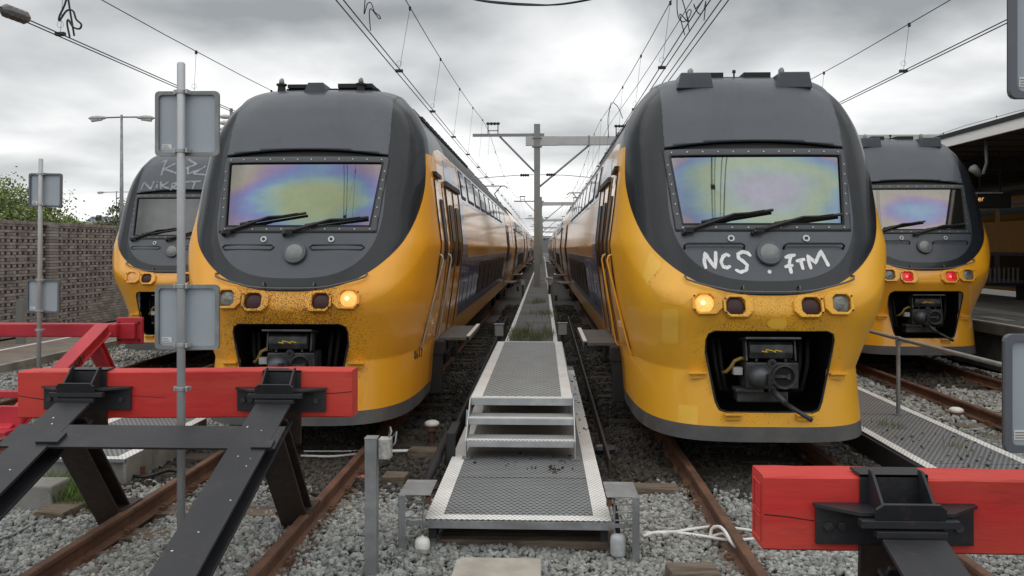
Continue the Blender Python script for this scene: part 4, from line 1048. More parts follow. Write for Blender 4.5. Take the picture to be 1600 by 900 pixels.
def red_beam(root, x0, x1, Yb, z0, z1, d, skew=0.0, tilt=0.0):
    b = MB(); n = 26; vs = []; 
    for i in range(n + 1):
        f = i / n; x = x0 + (x1 - x0) * f; jy = skew * f; jz = tilt * f + .003 * math.sin(9 * f + 1)
        h_ = .009
        for (yy, zz) in ((Yb + h_, z0), (Yb, z0 + h_), (Yb, (z0 + z1) / 2), (Yb, z1 - h_), (Yb + h_, z1), (Yb + d - h_, z1), (Yb + d, z1 - h_), (Yb + d, z0)):
            vs.append((x, yy + jy + random.uniform(-.0015, .0015), zz + jz + random.uniform(-.002, .002)))
    fs = []
    for i in range(n):
        for k in range(8):
            a, c = i * 8 + k, i * 8 + (k + 1) % 8; fs.append((a, a + 8, c + 8, c))
    fs += [tuple(range(7, -1, -1)), tuple(n * 8 + k for k in range(8))]
    b.add(vs, fs); o = b.build('beam', REDW, root)
    ck = MB()                                           # drying cracks in the timber, edge banding nails
    def crack(pts, w_):
        for (a, c), (e_, f_) in zip(pts, pts[1:]):
            ck.add([(a, Yb - .002, c), (e_, Yb - .002, f_), (e_, Yb - .002, f_ - w_), (a, Yb - .002, c - w_)], [(0, 1, 2, 3)])
    return o, ck, crack
CRK = mat('crack_dark', (.04, .012, .012), .9)
# near right stop
bs3 = thing('buffer_stop', 'near right buffer stop, red timber beam on black struts, cut by the frame', 'buffer stop', (0, 0, 0), 'timber beam buffer stops')
o, ck, crack = red_beam(bs3, 1.005, 3.66, 3.82, .785, 1.125, .20, skew=-.02)
crack([(1.01, .955), (1.12, .945), (1.22, .930), (1.30, .925)], .005); crack([(1.88, .925), (2.0, .918), (2.15, .914), (2.5, .91)], .006); crack([(1.292, .80), (1.294, .76)], .04)
ck.build('crack', CRK, o)
for X in (1.585, 3.08): leg_set(bs3, X, 3.82, .945)
# end grain plates pressed in the beam's end
ep = MB()
for z0, z1 in ((.82, .93), (.95, 1.08)):
    for a, b in (((.04, z0), (.16, z0)), ((.16, z0), (.16, z1)), ((.16, z1), (.04, z1)), ((.04, z1), (.04, z0))): ep.tube([(1.003, 3.82 + a[0], a[1]), (1.003, 3.82 + b[0], b[1])], .004, 4)
ep.build('end_plate', REDW, o)
# left stop
bs2 = thing('buffer_stop', 'left buffer stop with a long red timber beam on two black raking struts', 'buffer stop', (0, 0, 0), 'timber beam buffer stops')
b2 = at_y(28, 585, 6.42); b2r = at_y(550, 578, 6.42)
o, ck, crack = red_beam(bs2, b2.x, b2r.x, 6.42, .815, 1.185, .20, tilt=.03)
crack([(b2.x, 1.0), (b2.x + .1, .985), (b2.x + .22, .97)], .006); crack([(b2r.x - .28, 1.03), (b2r.x - .15, 1.035), (b2r.x, 1.05)], .006)
crack([(b2.x + .85, 1.01), (b2.x + 1.2, .99)], .003); crack([(b2r.x - .72, .98), (b2r.x - .715, .95)], .03)
ck.build('crack', CRK, o)
LX = (at_y(137, 640, 6.4).x, at_y(440, 640, 6.4).x)
for X in LX: leg_set(bs2, X, 6.42, 1.01, dyf=2.5)
# flat cross plate lying on the two struts
sl = math.atan2(.84, 2.25)
MB().box(((LX[0] + LX[1]) / 2 - .02, 5.78, .825), (LX[1] - LX[0] + .42, .28, .018), rot_x(sl)).build('tie_plate', BLK, bs2, bevel=.003)
MB().box((LX[0] + .12, 5.72, .822), (.16, .12, .03), rot_x(sl)).build('packing_plate', BLK, bs2)
MB().box((LX[1] + .10, 5.68, .80), (.14, .10, .03), rot_x(sl)).build('packing_plate', BLK, bs2)
sp = MB()
DROP = mat('bird_dropping', (.7, .7, .68), .8)
for _ in range(26):
    X = random.choice(LX) + random.uniform(-.1, .1); f = random.uniform(.1, .9); y = 6.22 + (3.92 - 6.22) * f; z = .91 + (.06 - .91) * f + .0925
    sp.box((X, y, z), (random.uniform(.004, .012), random.uniform(.004, .012), .003), rot_x(sl))
sp.build('droppings', DROP, bs2)

# far left all-steel red stop
bs1 = thing('buffer_stop', 'all red steel buffer stop with STOP on its leg, before the farthest left train', 'buffer stop', (0, 0, 0))
MB().bb(-8.9, -6.28, 11.9, 12.06, .86, 1.06).build('beam', REDS, bs1, bevel=.02)
for X in (-8.55, -6.18):
    MB().bb(X - .20, X + .20, 12.10, 12.16, .74, 1.14).bb(X - .14, X + .12, 12.02, 12.10, .82, 1.06).build('buffer_plate', REDS, bs1, bevel=.015)
    bb_ = MB()
    for z in (.80, 1.06):
        for q in (-.15, .15): bb_.cyl((X + q, 12.08, z), (X + q, 12.10, z), .02, 6)
    bb_.build('bolts', RUB, bs1)
    x2 = X + (.10 if X < -7.5 else -.20)
    hb = hbeam((x2, 11.75, 1.0), (x2, 9.5, -.02), .22, .17, .03, .16); hb.build('strut', REDS, bs1, bevel=.012)
    hbeam((x2 + .0, 11.5, .84), (x2 + .02, 12.15, -.05), .20, .14, .03, .14).build('back_leg', REDS, bs1, bevel=.012)
    MB().bb(x2 - .17, x2 + .17, 9.3, 9.75, -.03, .05).bb(x2 - .2, x2 + .2, 9.55, 9.60, -.1, .30).build('foot', REDS, bs1, bevel=.01)
MB().bb(-8.45, -6.38, 10.2, 10.28, .27, .36).build('cross_bar', REDS, bs1, bevel=.01)
stp = {'S': [[(.9, .9), (.4, 1), (.1, .75), (.5, .5), (.9, .25), (.5, 0), (.1, .1)]], 'T': [[(0, 1), (1, 1)], [(.5, 1), (.5, 0)]], 'O': [[(.5, 0), (.1, .3), (.1, .7), (.5, 1), (.9, .7), (.9, .3), (.5, 0)]], 'P': [[(.1, 0), (.1, 1), (.7, 1), (.9, .75), (.7, .5), (.1, .5)]]}
tb = MB(); x2 = -6.38; d_ = (Vector((0, 11.75, 1.0)) - Vector((0, 9.5, -.02))).normalized(); u_ = Vector((0, -d_.z, d_.y)); b0_ = Vector((x2 + .116, 10.62, .49))
for i, ch in enumerate('STOP'):
    for q in stp[ch]: tb.tube([b0_ + d_ * (i * .125 + a * .09) + u_ * (c * .12 - .06) for a, c in q], .009, 4)
tb.build('lettering', RUB, bs1)

# ================================================================== SIGN POLES (seen from behind)
def sign(root, c, sz, dark_edge):
    x, y, z = c; h = sz / 2
    o = MB().prism(sdf_round(h, .03), (x, y, z), (1, 0, 0), (0, 0, 1), (0, 1, 0), .004).build('sign_plate', ALU, root)
    rim = MB(); P_ = sdf_round(h, .03); Q_ = [(a * (h - .028) / h, b * (h - .028) / h) for a, b in P_]; n = len(P_)
    vs = [(x + a, y - .022, z + b) for a, b in P_] + [(x + a, y - .022, z + b) for a, b in Q_] + [(x + a, y, z + b) for a, b in Q_] + [(x + a, y + .006, z + b) for a, b in P_]
    fs = [(k, (k + 1) % n, n + (k + 1) % n, n + k) for k in range(n)] + [(n + k, n + (k + 1) % n, 2 * n + (k + 1) % n, 2 * n + k) for k in range(n)] + [(3 * n + k, 3 * n + (k + 1) % n, (k + 1) % n, k) for k in range(n)]
    rim.add(vs, fs).build('rim', dark_edge, o)
    st_ = MB().bb(x - h + .045, x - h + .12, y - .003, y - .001, z - h + .05, z - h + .09); so = st_.build('sticker', WHITE, o)
    sb_ = MB()
    for q in range(3): sb_.bb(x - h + .05, x - h + .05 + .06 - q * .01, y - .005, y - .0035, z - h + .057 + q * .011, z - h + .061 + q * .011)
    sb_.build('sticker_print', GALVD, o)
    return o
def sdf_round(h, r):
    pts = []
    for cx_, cz_, a0 in ((h - r, -h + r, -90), (h - r, h - r, 0), (-h + r, h - r, 90), (-h + r, -h + r, 180)):
        for k in range(4): a = R(a0 + 30 * k); pts.append((cx_ + r * math.cos(a), cz_ + r * math.sin(a)))
    return pts
def clamp(root, x, y, z, r=.03):
    o = MB().prism(ring_poly(r + .006, 14), (x, y, z - .014), (1, 0, 0), (0, 1, 0), (0, 0, 1), .03)
    o.bb(x - .062, x + .062, y + r * .6, y + r + .012, z - .014, z + .016)
    o.bb(x + .04, x + .058, y - .028, y + r, z - .016, z + .018); o.bb(x - .058, x - .04, y - .005, y + r, z - .016, z + .018)
    return o.build('clamp', SILV, root, bevel=.003)
def sign_pole(label, x, y, zb, zt, signs, sz, edge, lean=0.0, rz=0.0, extra=()):
    root = thing('sign_pole', label, 'sign', (x, y, 0), 'sign poles facing the trains', rz)
    root.rotation_euler = (0, lean, rz)
    MB().tube([(0, 0, zb), (0, 0, zt), (0, 0, zt + .012)], [.030, .030, .022], 16).build('pole', POLE, root, smooth=True)
    for (dx, z) in signs:
        sign(root, (dx, .052, z), sz, edge)
        clamp(root, 0, 0, z + sz / 2 - .012); clamp(root, 0, 0, z - sz / 2 + .035)
    for z in extra: clamp(root, 0, 0, z)
    return root
pb = at_z(283, 878, GZ); Yp = pb.y
def zz(py, px, Y): return at_y(px, py, Y).z
s_c = at_y(289, 192, Yp); s_c2 = at_y(289, 496, Yp)
sign_pole('tall grey pole with two square signs seen from behind, at the left red beam', pb.x, Yp, GZ - .2, zz(100, 283, Yp), [(s_c.x - pb.x, s_c.z), (s_c2.x - pb.x, s_c2.z)], .487, GALVD, extra=(zz(608, 283, Yp),))
Yq = 11.5; q0 = at_y(60, 400, Yq); q1 = at_y(65, 297, Yq); q2 = at_y(63, 463, Yq)
sign_pole('distant grey pole with two small square signs behind the red steel buffer', q0.x, Yq, GZ - .1, zz(249, 62, Yq), [(q1.x - q0.x + .0, q1.z), (q2.x - q0.x, q2.z)], .485, ALUE, lean=R(.6), extra=(zz(516, 58, Yq),))
Yr = 3.43; r1 = at_y(1577, 523, Yr); r0 = at_y(1590, 152, Yr)
sign_pole('grey pole at the right frame edge, only the edges of its two signs in view', r1.x + .245, Yr, GZ - .1, r0.z + .62, [(.02, r0.z + .245), (.0, r1.z - .245)], .487, ALUE)

# ================================================================== WALKWAYS
def plate(root, x0, x1, y0, y1, z, th, name='deck', m=BIN): return MB().bb(x0, x1, y0, y1, z - th, z).build(name, m, root)
def strip(root, x0, x1, y0, y1, z): return MB().bb(x0, x1, y0, y1, z + .001, z + .0045).build('white_border', BINW, root)
wk = thing('low_walkway', 'low grey grating walkway with white borders between the two near trains', 'walkway')
WZ = .10
fl, frr = at_z(664, 812, WZ), at_z(953, 806, WZ); X0, X1 = fl.x, frr.x; Y0 = fl.y
y = Y0; i = 0
while y < 14.0:
    ye = y + 1.18
    plate(wk, X0, X1, y, ye - .012, WZ + (i % 2) * .002, .035); y = ye; i += 1
strip(wk, X0, X0 + .13, Y0 + .12, 14, WZ + .003); strip(wk, X1 - .13, X1, Y0 + .12, 14, WZ + .003); strip(wk, X0, X1, Y0, Y0 + .115, WZ + .003)
MB().bb(X0, X1, Y0 - .012, Y0 - .001, WZ - .06, WZ - .004).build('front_edge', GALVD, wk)
for x in (X0 + .05, X1 - .05): MB().bb(x - .03, x + .03, Y0 + .05, 14, WZ - .16, WZ - .04).build('bearer', BLACK, wk)
MB().bb(X0 + .1, X1 + .1, Y0 + .12, Y0 + .42, GZ - .1, GZ + .08).build('timber_packing', WOOD, wk, bevel=.01)
# galvanised end brackets with their lamps
for s, pxs in ((-1, 655), (1, 965)):
    c = at_z(pxs, 762, .20); xx = X0 - .07 if s < 0 else X1 + .08
    lab = 'galvanised angle bracket at the front %s corner of the low walkway' % ('left' if s < 0 else 'right')
    b_ = thing('angle_bracket', lab, 'bracket', (xx, Y0 + .10, 0), 'brackets at the walkway front')
    MB().bb(-.12, .12, -.16, .24, .30, .31).bb(s * .12 - .005, s * .12 + .005, -.16, .04, GZ - .02, .305).bb(s * .12 - (.05 if s > 0 else 0), s * .12 + (.05 if s < 0 else 0), -.165, -.158, GZ - .02, .305).build('angle', GALVD, b_, bevel=.004)
    st_ = MB()
    for z in (.12, .18, .24): st_.tube([(-s * .06, -.12, z), (s * .11, -.12, z)], .006, 5)
    st_.tube([(-s * .06, -.12, .28), (-s * .06, -.13, .04)], .007, 5); st_.bb(-s * .02 - .09, -s * .02 + .09, -.14, -.13, .07, .10)
    st_.build('wire_rack', GALVD, b_)
    MB().box((-s * .1, -.13, .26), (.04, .05, .05)).build('rusty_lug', RAIL, b_)
    lampo = thing('track_socket', 'small %s under the %s walkway bracket' % (('white round canister', 'left') if s < 0 else ('grey weathered canister with black plug', 'right')), 'canister', (xx + (.05 if s < 0 else -.03), Y0 - .0, GZ + (.04 if s < 0 else .02)), 'canisters by the walkway')
    hh = .10 if s < 0 else .17
    prf = [(.0, .0), (.055, 0), (.06, .02), (.06, hh - .04), (.052, hh - .015), (.03, hh), (.012, hh + .002), (.012, hh + .012), (0, hh + .012)]
    n = 18; vs = [(r_ * math.cos(2 * math.pi * q / n), r_ * math.sin(2 * math.pi * q / n), z) for r_, z in prf for q in range(n)]
    fs = [(i * n + q, i * n + (q + 1) % n, (i + 1) * n + (q + 1) % n, (i + 1) * n + q) for i in range(len(prf) - 1) for q in range(n)]
    MB().add(vs, fs).build('can', WHITE if s < 0 else mat('can_grey', (.42, .44, .46), .5, var=.2, vs=12), lampo, smooth=True)
    if s > 0: MB().tube([(0, 0, hh), (-.01, 0, hh + .1), (-.03, .0, hh + .22)], .018, 8).build('plug', RUB, lampo, smooth=True)
# step unit
stp_o = thing('grating_steps', 'galvanised grating steps with a long raised platform standing on the walkway', 'steps')
SZ = (.285, .45, .61)
f1 = at_z(727, 688, SZ[0]); f1r = at_z(899, 688, SZ[0]); SX0, SX1 = f1.x, f1r.x; SY = f1.y
tys = (SY, SY + .26, SY + .52); tw_ = .27
for z, y in zip(SZ[:2], tys[:2]):
    o = MB().bb(SX0 + .012, SX1 - .012, y, y + tw_, z - .012, z).build('tread', grating_mat('tread_grating', (.44, .46, .47), (.12, .12, .12), (.035, .03), .3), stp_o)
    MB().bb(SX0 + .012, SX1 - .012, y - .014, y - .001, z - .062, z + .001).build('tread_nosing', GALV, o, bevel=.004)
    MB().bb(SX0 + .012, SX1 - .012, y - .012, y + .055, z + .002, z + .006).build('nosing_strip', BINW, o)
PYB = at_z(820, 534, SZ[2]).y
plate(stp_o, SX0 + .012, SX1 - .012, tys[2], PYB, SZ[2], .012, 'platform', grating_mat('platform_grating', (.27, .285, .285), (.05, .052, .052), (.085, .075), .28, bump=1.0))
MB().bb(SX0 + .012, SX1 - .012, tys[2] - .014, tys[2] - .001, SZ[2] - .075, SZ[2] + .001).build('tread_nosing', GALV, stp_o, bevel=.004)
for a, b, c, d in ((SX0 + .012, SX0 + .125, tys[2] + .07, PYB), (SX1 - .125, SX1 - .012, tys[2] + .07, PYB), (SX0 + .012, SX1 - .012, tys[2], tys[2] + .065), (SX0 + .125, SX1 - .125, PYB - .08, PYB)):
    MB().bb(a, b, c, d, SZ[2] + .001, SZ[2] + .005).build('white_border', BINW, stp_o)
for x in (SX0, SX1 - .010):
    MB().prism([(SY - .03, WZ + .0), (SY + .06, WZ + .0), (SY + .06, .18), (tys[2] + .35, .50), (tys[2] + .35, .61), (tys[2] - .02, .61), (SY - .03, .285)], (x, 0, 0), (0, 1, 0), (0, 0, 1), (1, 0, 0), .010).build('stringer', GALV, stp_o)
    MB().bb(x, x + .010, tys[2] + .3, PYB, .50, .612).build('side_channel', GALVD, stp_o)
    MB().bb(x - .03, x + .05, SY - .04, SY + .07, WZ + .006, WZ + .018).build('foot', GALVD, stp_o)
    for y in (10.5, 12.4, PYB - .15): MB().bb(x, x + .04, y, y + .04, WZ, .50).build('post', GALVD, stp_o)
MB().box((SX0 - .02, SY + .45, .40), (.02, .12, .16), rot_x(R(-30))).build('grey_tag', mat('tag_grey', (.30, .32, .34), .5), stp_o)
# side boards
def long_thing(name, label, cat, pts, r, m, n=6): return tag(MB().tube(pts, r, n).build(name, m), label, cat)
tag(MB().prism([(0, 0), (.03, 0), (.03, .22), (0, .22)], (X0 - .10, 8.4, -.05), (1, 0, 0), (0, 0, 1), (0, 1, .012), 14).build('dark_board', BLACK), 'long dark board standing along the left edge of the walkway', 'board')
tag(MB().prism([(0, 0), (.025, 0), (.025, .14), (0, .14)], (X1 + .14, 8.3, -.08), (1, 0, 0), (0, 0, 1), (0, 1, .02), 14).build('dark_board', BLKS), 'thin dark board along the right side of the walkway', 'board')
tag(MB().bb(X0 - .06, X0 + .03, 8.15, 8.20, .0, .34).bb(X0 - .06, X0 + .03, 8.20, 8.7, .28, .34).build('dark_post', BLACK, bevel=.01), 'short black post at the left side of the steps', 'post')
tag(MB().tube([(X0 - .22, 7.75, -.1), (X0 - .16, 8.1, .06), (X0 - .12, 8.8, .18)], [.03, .05, .04], 8).build('black_duct', BLACK, smooth=True), 'black curved duct end beside the left walkway board', 'duct')
bg_ = MB(); p = at_z(940, 705, -.08)
bg_.tube([p + Vector((-.12, 0, 0)), p + Vector((-.05, .01, .02)), p + Vector((.06, 0, .025)), p + Vector((.15, .0, .03))], [.03, .05, .06, .035], 8)
tag(bg_.build('plastic_sack', mat('sack_black', (.03, .035, .04), .3)), 'crumpled black plastic lying right of the walkway', 'sack')
# walkway farther back, up to and beyond the mast
fw = thing('far_walkway', 'long weedy grey walkway with white edges receding behind the steps', 'walkway')
FZ = .50; y = PYB + .05; i = 0
FX0, FX1 = SX0 + .1, SX1 - .08
while y < 150:
    ye = y + (2.4 if y < 45 else 12)
    MB().bb(FX0, FX1, y, ye - .02, FZ - .04 + random.uniform(-.004, .004), FZ + random.uniform(-.004, .004)).build('slab', mat('walk_slab', (.13, .135, .14), .85, var=.2, vs=2, alt=(.09, .095, .095)), fw)
    for x0, x1 in ((FX0 - .02, FX0 + .055), (FX1 - .055, FX1 + .02)): MB().bb(x0, x1, y + .03, ye - .05, FZ + .005, FZ + .012).build('white_edge', WHITEP, fw)
    for x in (FX0 + .05, FX1 - .11): MB().bb(x, x + .06, y + .2, y + .3, GZ, FZ - .04).build('leg', BLACK, fw)
    y = ye
for j, (px, py, Yk) in enumerate(((780, 516, 14.6), (879, 514, 14.6), (817, 441, 30.0), (859, 441, 30.0))):
    p = at_y(px, py, Yk)
    o = thing('post_box', ('light grey box on a short post at the walkway, ' + ('left of the grass', 'right of the grass', 'left of the mast foot', 'right of the mast foot')[j]), 'box', (p.x, Yk, 0), 'boxes along the far walkway')
    MB().bb(-.075, .075, -.06, .06, p.z - .10, p.z + .10).build('case', mat('box_grey', (.30, .32, .31), .6, var=.1), o, bevel=.01); MB().bb(-.03, .03, -.03, .03, GZ, p.z - .10).build('leg', BLACK, o)
    MB().bb(-.09, .09, -.07, .07, p.z + .10, p.z + .115).build('cap', GALVD, o)
for j, (px, py) in enumerate(((787, 495), (869, 470), (809, 455))):
    p = at_z(px, py, FZ); tag(MB().cyl((p.x, p.y, FZ), (p.x, p.y, FZ + .18), .04, 8).build('bollard', BLACK), 'small black stub on the far walkway, ' + ('nearest of three on its left edge', 'on its right edge', 'farther one on its left edge')[j], 'stub')
pl_ = at_z(948, 455, FZ); p_ = thing('number_plate', 'small white printed plate beside the mast foot', 'plate', (.20, 30, 0)); 
MB().bb(-.13, .13, -.01, .01, FZ + .43, FZ + .63).build('plate', WHITE, p_); MB().bb(-.03, .03, .01, .05, FZ - .1, FZ + .45).build('leg', BLACK, p_)
for i in range(5): MB().bb(-.105 + i * .043, -.105 + i * .043 + .026, -.015, -.011, FZ + .53, FZ + .60).build('plate_print', RUB, p_)
MB().bb(-.02, .10, -.015, -.011, FZ + .45, FZ + .495).build('plate_print', RUB, p_)

# right-hand walkway with handrail
wr = thing('low_walkway', 'grey grating walkway with white borders right of the graffiti tagged train', 'walkway')
y = 6.9; i = 0
while y < 24:
    plate(wr, 3.60, 4.70, y, y + 1.18, .10 + (i % 2) * .002, .035); y += 1.19; i += 1
strip(wr, 3.60, 3.70, 6.9, 24, .103); strip(wr, 4.60, 4.70, 6.9, 24, .103); strip(wr, 3.7, 4.6, 6.9, 7.0, .103)
for x in (3.57, 4.715): MB().bb(x - .012, x + .012, 6.9, 24, -.12, .09).build('side_board', BLACK, wr)
hr = thing('handrail', 'grey tubular handrail on the right walkway', 'handrail')
MB().tube([(4.40, 24, 1.05), (4.40, 7.4, 1.05), (4.40, 7.3, 1.02), (4.40, 7.27, .95)], .024, 10).build('rail', GALVD, hr, smooth=True)
for y in (7.27, 10.42, 13.6, 16.8, 20): MB().tube([(4.40, y, .10), (4.40, y, 1.03)], .024, 10).tube([(4.40, y, .97), (4.40, y, 1.075)], .034, 10).tube([(4.40, y, .10), (4.40, y, .115)], .055, 10).build('post', GALVD, hr, smooth=False)
# low box platform left
lp = thing('low_platform', 'short low grating platform with white edge seen under the left red beam', 'platform')
a = at_z(195, 718, .10); 
plate(lp, -5.25, a.x, a.y, 9.9, .10, .03)
strip(lp, -5.25, a.x, a.y, a.y + .10, .10); strip(lp, a.x - .12, a.x, a.y + .1, 9.9, .10); strip(lp, -5.25, -5.13, a.y + .1, 9.9, .10)
MB().bb(a.x - .03, a.x + .004, a.y + .02, 9.9, GZ, .095).bb(-5.22, a.x - .03, a.y + .06, a.y + .1, GZ, .068).build('side_panel', CONCD, lp)
for y in (8.5, 9.05, 9.6): MB().bb(a.x + .004, a.x + .02, y, y + .02, GZ, .09).build('panel_joint', GALVD, lp)
MB().bb(a.x - .02, a.x + .028, a.y + .3, a.y + .36, GZ, -.05).build('rust_mark', RAIL, lp)

# ================================================================== SMALL TRACKSIDE THINGS
p = at_z(583, 908, GZ); mp_ = thing('junction_post', 'square steel post with a grey junction box near the left rail', 'post', (p.x, p.y, 0))
tz = zz(684, 578, p.y)
MB().bb(-.052, .03, -.04, .05, GZ - .2, tz).bb(-.056, .034, -.044, .054, tz, tz + .006).build('post', GALVD, mp_, bevel=.006)
MB().bb(.034, .12, .0, .1, tz - .155, tz - .01).build('junction_box', mat('box_weathered', (.36, .36, .34), .7, var=.4, vs=30), mp_, bevel=.008)
cb = MB().tube([(.10, .05, tz - .02), (.12, .06, tz + .03), (.10, .12, tz + .05), (.08, .14, tz - .05)], .006, 6).tube([(.115, .05, tz - .08), (.145, .06, tz - .05), (.15, .10, tz + .02), (.10, .14, tz - .04)], .006, 6)
cb.build('cable', GALVD, mp_, smooth=True)
a_, b_ = at_z(715, 872, GZ + .12), at_z(842, 870, GZ + .12)
tag(MB().prism([(-.31, -.6), (.31, -.6), (.31, .02), (.27, .03), (-.25, .03), (-.30, -.02)], ((a_.x + b_.x) / 2, a_.y - .0, GZ - .05), (1, 0, 0), (0, 1, 0), (0, 0, 1), .17).build('concrete_slab', CONC, bevel=.012), 'beige concrete slab at the bottom edge in front of the walkway', 'slab')
def mushroom(px, py, z, lab, h=.2):
    p = at_z(px, py, z); o = thing('marker_lamp', lab, 'marker', (p.x, p.y, z - .03), 'white capped track markers')
    n = 16; prf = [(0, .07), (.05, .068), (.085, .05), (.092, .03), (.085, .01), (.06, 0), (0, 0)]
    MB().add([(r_ * math.cos(2 * math.pi * q / n), r_ * math.sin(2 * math.pi * q / n), zq) for r_, zq in prf for q in range(n)], [(i * n + q, i * n + (q + 1) % n, (i + 1) * n + (q + 1) % n, (i + 1) * n + q) for i in range(len(prf) - 1) for q in range(n)]).build('cap', WHITE, o, smooth=True)
    MB().tube([(0, 0, 0), (0, 0, -.05)], .07, 12).tube([(0, 0, -.03), (.0, 0, -h - .1)], .035, 8).build('stem', RAIL, o)
mushroom(675, 662, .06, 'white capped rusty marker between left train and walkway', .16)
mushroom(1494, 641, .02, 'white capped rusty marker beside the right walkway', .16)
def catmull(P, n=6):
    P = [Vector(p) for p in P]; Q = [P[0] * 2 - P[1]] + P + [P[-1] * 2 - P[-2]]; out_ = []
    for i in range(1, len(Q) - 2):
        a, b, c, d = Q[i - 1:i + 3]
        for k in range(n):
            t = k / n; out_.append(.5 * (2 * b + (c - a) * t + (2 * a - 5 * b + 4 * c - d) * t * t + (3 * b - a - 3 * c + d) * t ** 3))
    return out_ + [P[-1]]
WC = mat('cable_white', (.72, .72, .70), .5, var=.1)
def cable(label, pxs, z, r=.013, m=WC, name='cable'):
    pts = [at_z(a, b, z + dz) for a, b, dz in pxs]
    pts = catmull(pts)
    return tag(MB().tube(pts, r, 8).build(name, m, smooth=True), label, 'cable')
z_ = GZ + .05
cable('upper white cable crossing in front of the right rail', [(1005, 838, 0), (1025, 832, 0), (1055, 831, .01), (1080, 827, .01), (1120, 823, 0), (1175, 829, 0)], z_)
cable('lower white cable passing under the right rail', [(1008, 833, 0), (1060, 833, 0), (1100, 838, 0), (1140, 844, 0), (1180, 842, 0)], z_)
cable('white cable looping up over the right rail foot', [(1110, 838, 0), (1113, 826, .06), (1124, 823, .1), (1134, 832, .1), (1145, 850, .06), (1156, 860, 0)], z_)
cable('second white cable bent along the right rail', [(1112, 838, 0), (1130, 834, .04), (1140, 845, .04), (1150, 855, .02)], z_, .010)
cable('white cables running past the left rail towards the junction post', [(470, 712, 0), (520, 713, .01), (560, 709, 0), (600, 706, .03), (640, 705, 0), (655, 706, 0)], z_)
cable('thin white cable behind the left rail', [(475, 705, 0), (530, 705, 0), (580, 704, 0), (640, 703, .0)], z_, .009)
cable('dark cable lying by the low platform', [(190, 738, 0), (215, 745, .02), (240, 742, .04), (265, 735, .03), (285, 738, 0)], z_, .018, RUB)
cable('grey cable on the timber edge at the lower left', [(0, 842, 0), (20, 835, 0), (45, 822, 0), (58, 815, 0)], z_, .012, GALVD)
def timber(px0, py0, px1, py1, label, w_=.22, h=.13):
    a, b = at_z(px0, py0, GZ + .09), at_z(px1, py1, GZ + .09); d = (b - a); L_ = d.length; d.normalize(); s_ = Vector((-d.y, d.x, 0))
    return tag(MB().prism([(-w_ / 2, -h), (w_ / 2, -h), (w_ / 2, 0), (-w_ / 2, 0)], a, s_, (0, 0, 1), d, L_).build('timber', WOOD, bevel=.012), label, 'timber')
timber(640, 700, 705, 702, 'short weathered timber left of the walkway, nearer the steps')
timber(600, 740, 636, 741, 'squared timber block right of the junction post')
timber(985, 758, 1060, 760, 'timber end showing between walkway and right rail')
timber(1045, 888, 1120, 886, 'weathered timber piece at the lower right rail')
timber(75, 800, 150, 765, 'long decayed timber kerb under the left buffer struts', .28, .2)
tag(MB().prism([(0, 0), (.34, 0), (.34, .3), (0, .3)], at_z(22, 812, GZ - .05), (1, 0, 0), (0, 1, .0), (0, 0, 1), .30).build('concrete_block', CONCD, bevel=.02), 'grey concrete block behind the left strut', 'block')

# grass ----------------------------------------------------------------
def grass(pts, hmin, hmax, m, label):
    n = len(pts); V = np.zeros((n, 5, 3)); h = rng.uniform(hmin, hmax, n); a = rng.uniform(0, 6.28, n); w_ = rng.uniform(.003, .006, n); ln = rng.uniform(.1, .6, n) * h
    ca, sa = np.cos(a), np.sin(a); d = rng.uniform(0, 6.28, n); cd, sd_ = np.cos(d), np.sin(d)
    P_ = np.array(pts)
    V[:, 0] = P_ + np.stack([ca * w_, sa * w_, 0 * h], 1); V[:, 1] = P_ - np.stack([ca * w_, sa * w_, 0 * h], 1)
    md = P_ + np.stack([cd * ln * .35, sd_ * ln * .35, h * .6], 1)
    V[:, 2] = md - np.stack([ca * w_ * .7, sa * w_ * .7, 0 * h], 1); V[:, 3] = md + np.stack([ca * w_ * .7, sa * w_ * .7, 0 * h], 1)
    V[:, 4] = P_ + np.stack([cd * ln, sd_ * ln, h], 1)
    b = (np.arange(n) * 5)[:, None]
    Fq = np.concatenate([b + np.array([[0, 1, 2]]), b + np.array([[0, 2, 3]]), b + np.array([[3, 2, 4]])])
    return tag(np_mesh('grass', V.reshape(-1, 3), Fq, m), label, 'grass', kind='stuff')
def gpatch(n, px0, px1, py0, py1, z, jit=0):
    return [tuple(at_z(random.uniform(px0, px1), random.uniform(py0, py1), z)) for _ in range(n)]
grass(gpatch(1700, 66, 152, 765, 800, GZ + .01) , .08, .26, GRASSM, 'green grass tuft under the left buffer struts')
def gbox(n, x0, x1, y0, y1, z): return [(random.uniform(x0, x1), random.uniform(y0, y1), z) for _ in range(n)]
cl = []
for _ in range(60):
    cx_, cy_ = random.uniform(FX0 + .05, FX1 - .05), random.gauss(15.5, .6); cl += [(cx_ + random.gauss(0, .06), cy_ + random.gauss(0, .2), FZ) for _ in range(13)]
grass(cl, .06, .22, GRASSD, 'dull grass growing across the walkway behind the steps')
cl = []
for cx_, cy_, n_ in ((.1, 20.5, 60), (.15, 21, 60), (-.2, 21, 40), (-.3, 25, 120), (-.1, 25.5, 120), (.2, 19.5, 30), (-.35, 17.6, 30)): cl += [(cx_ + random.gauss(0, .12), cy_ + random.gauss(0, .3), FZ) for _ in range(n_)]
grass(cl, .05, .2, GRASSD, 'small weeds farther along the walkway')
cl = []
for (px, py, n_) in ((1385, 665, 40), (1400, 668, 30), (1325, 668, 25), (355, 715, 60), (1500, 700, 30), (915, 690, 10)): 
    c = at_z(px, py, .1 if px > 1000 else GZ + .03); cl += [(c.x + random.gauss(0, .06), c.y + random.gauss(0, .1), c.z) for _ in range(n_)]
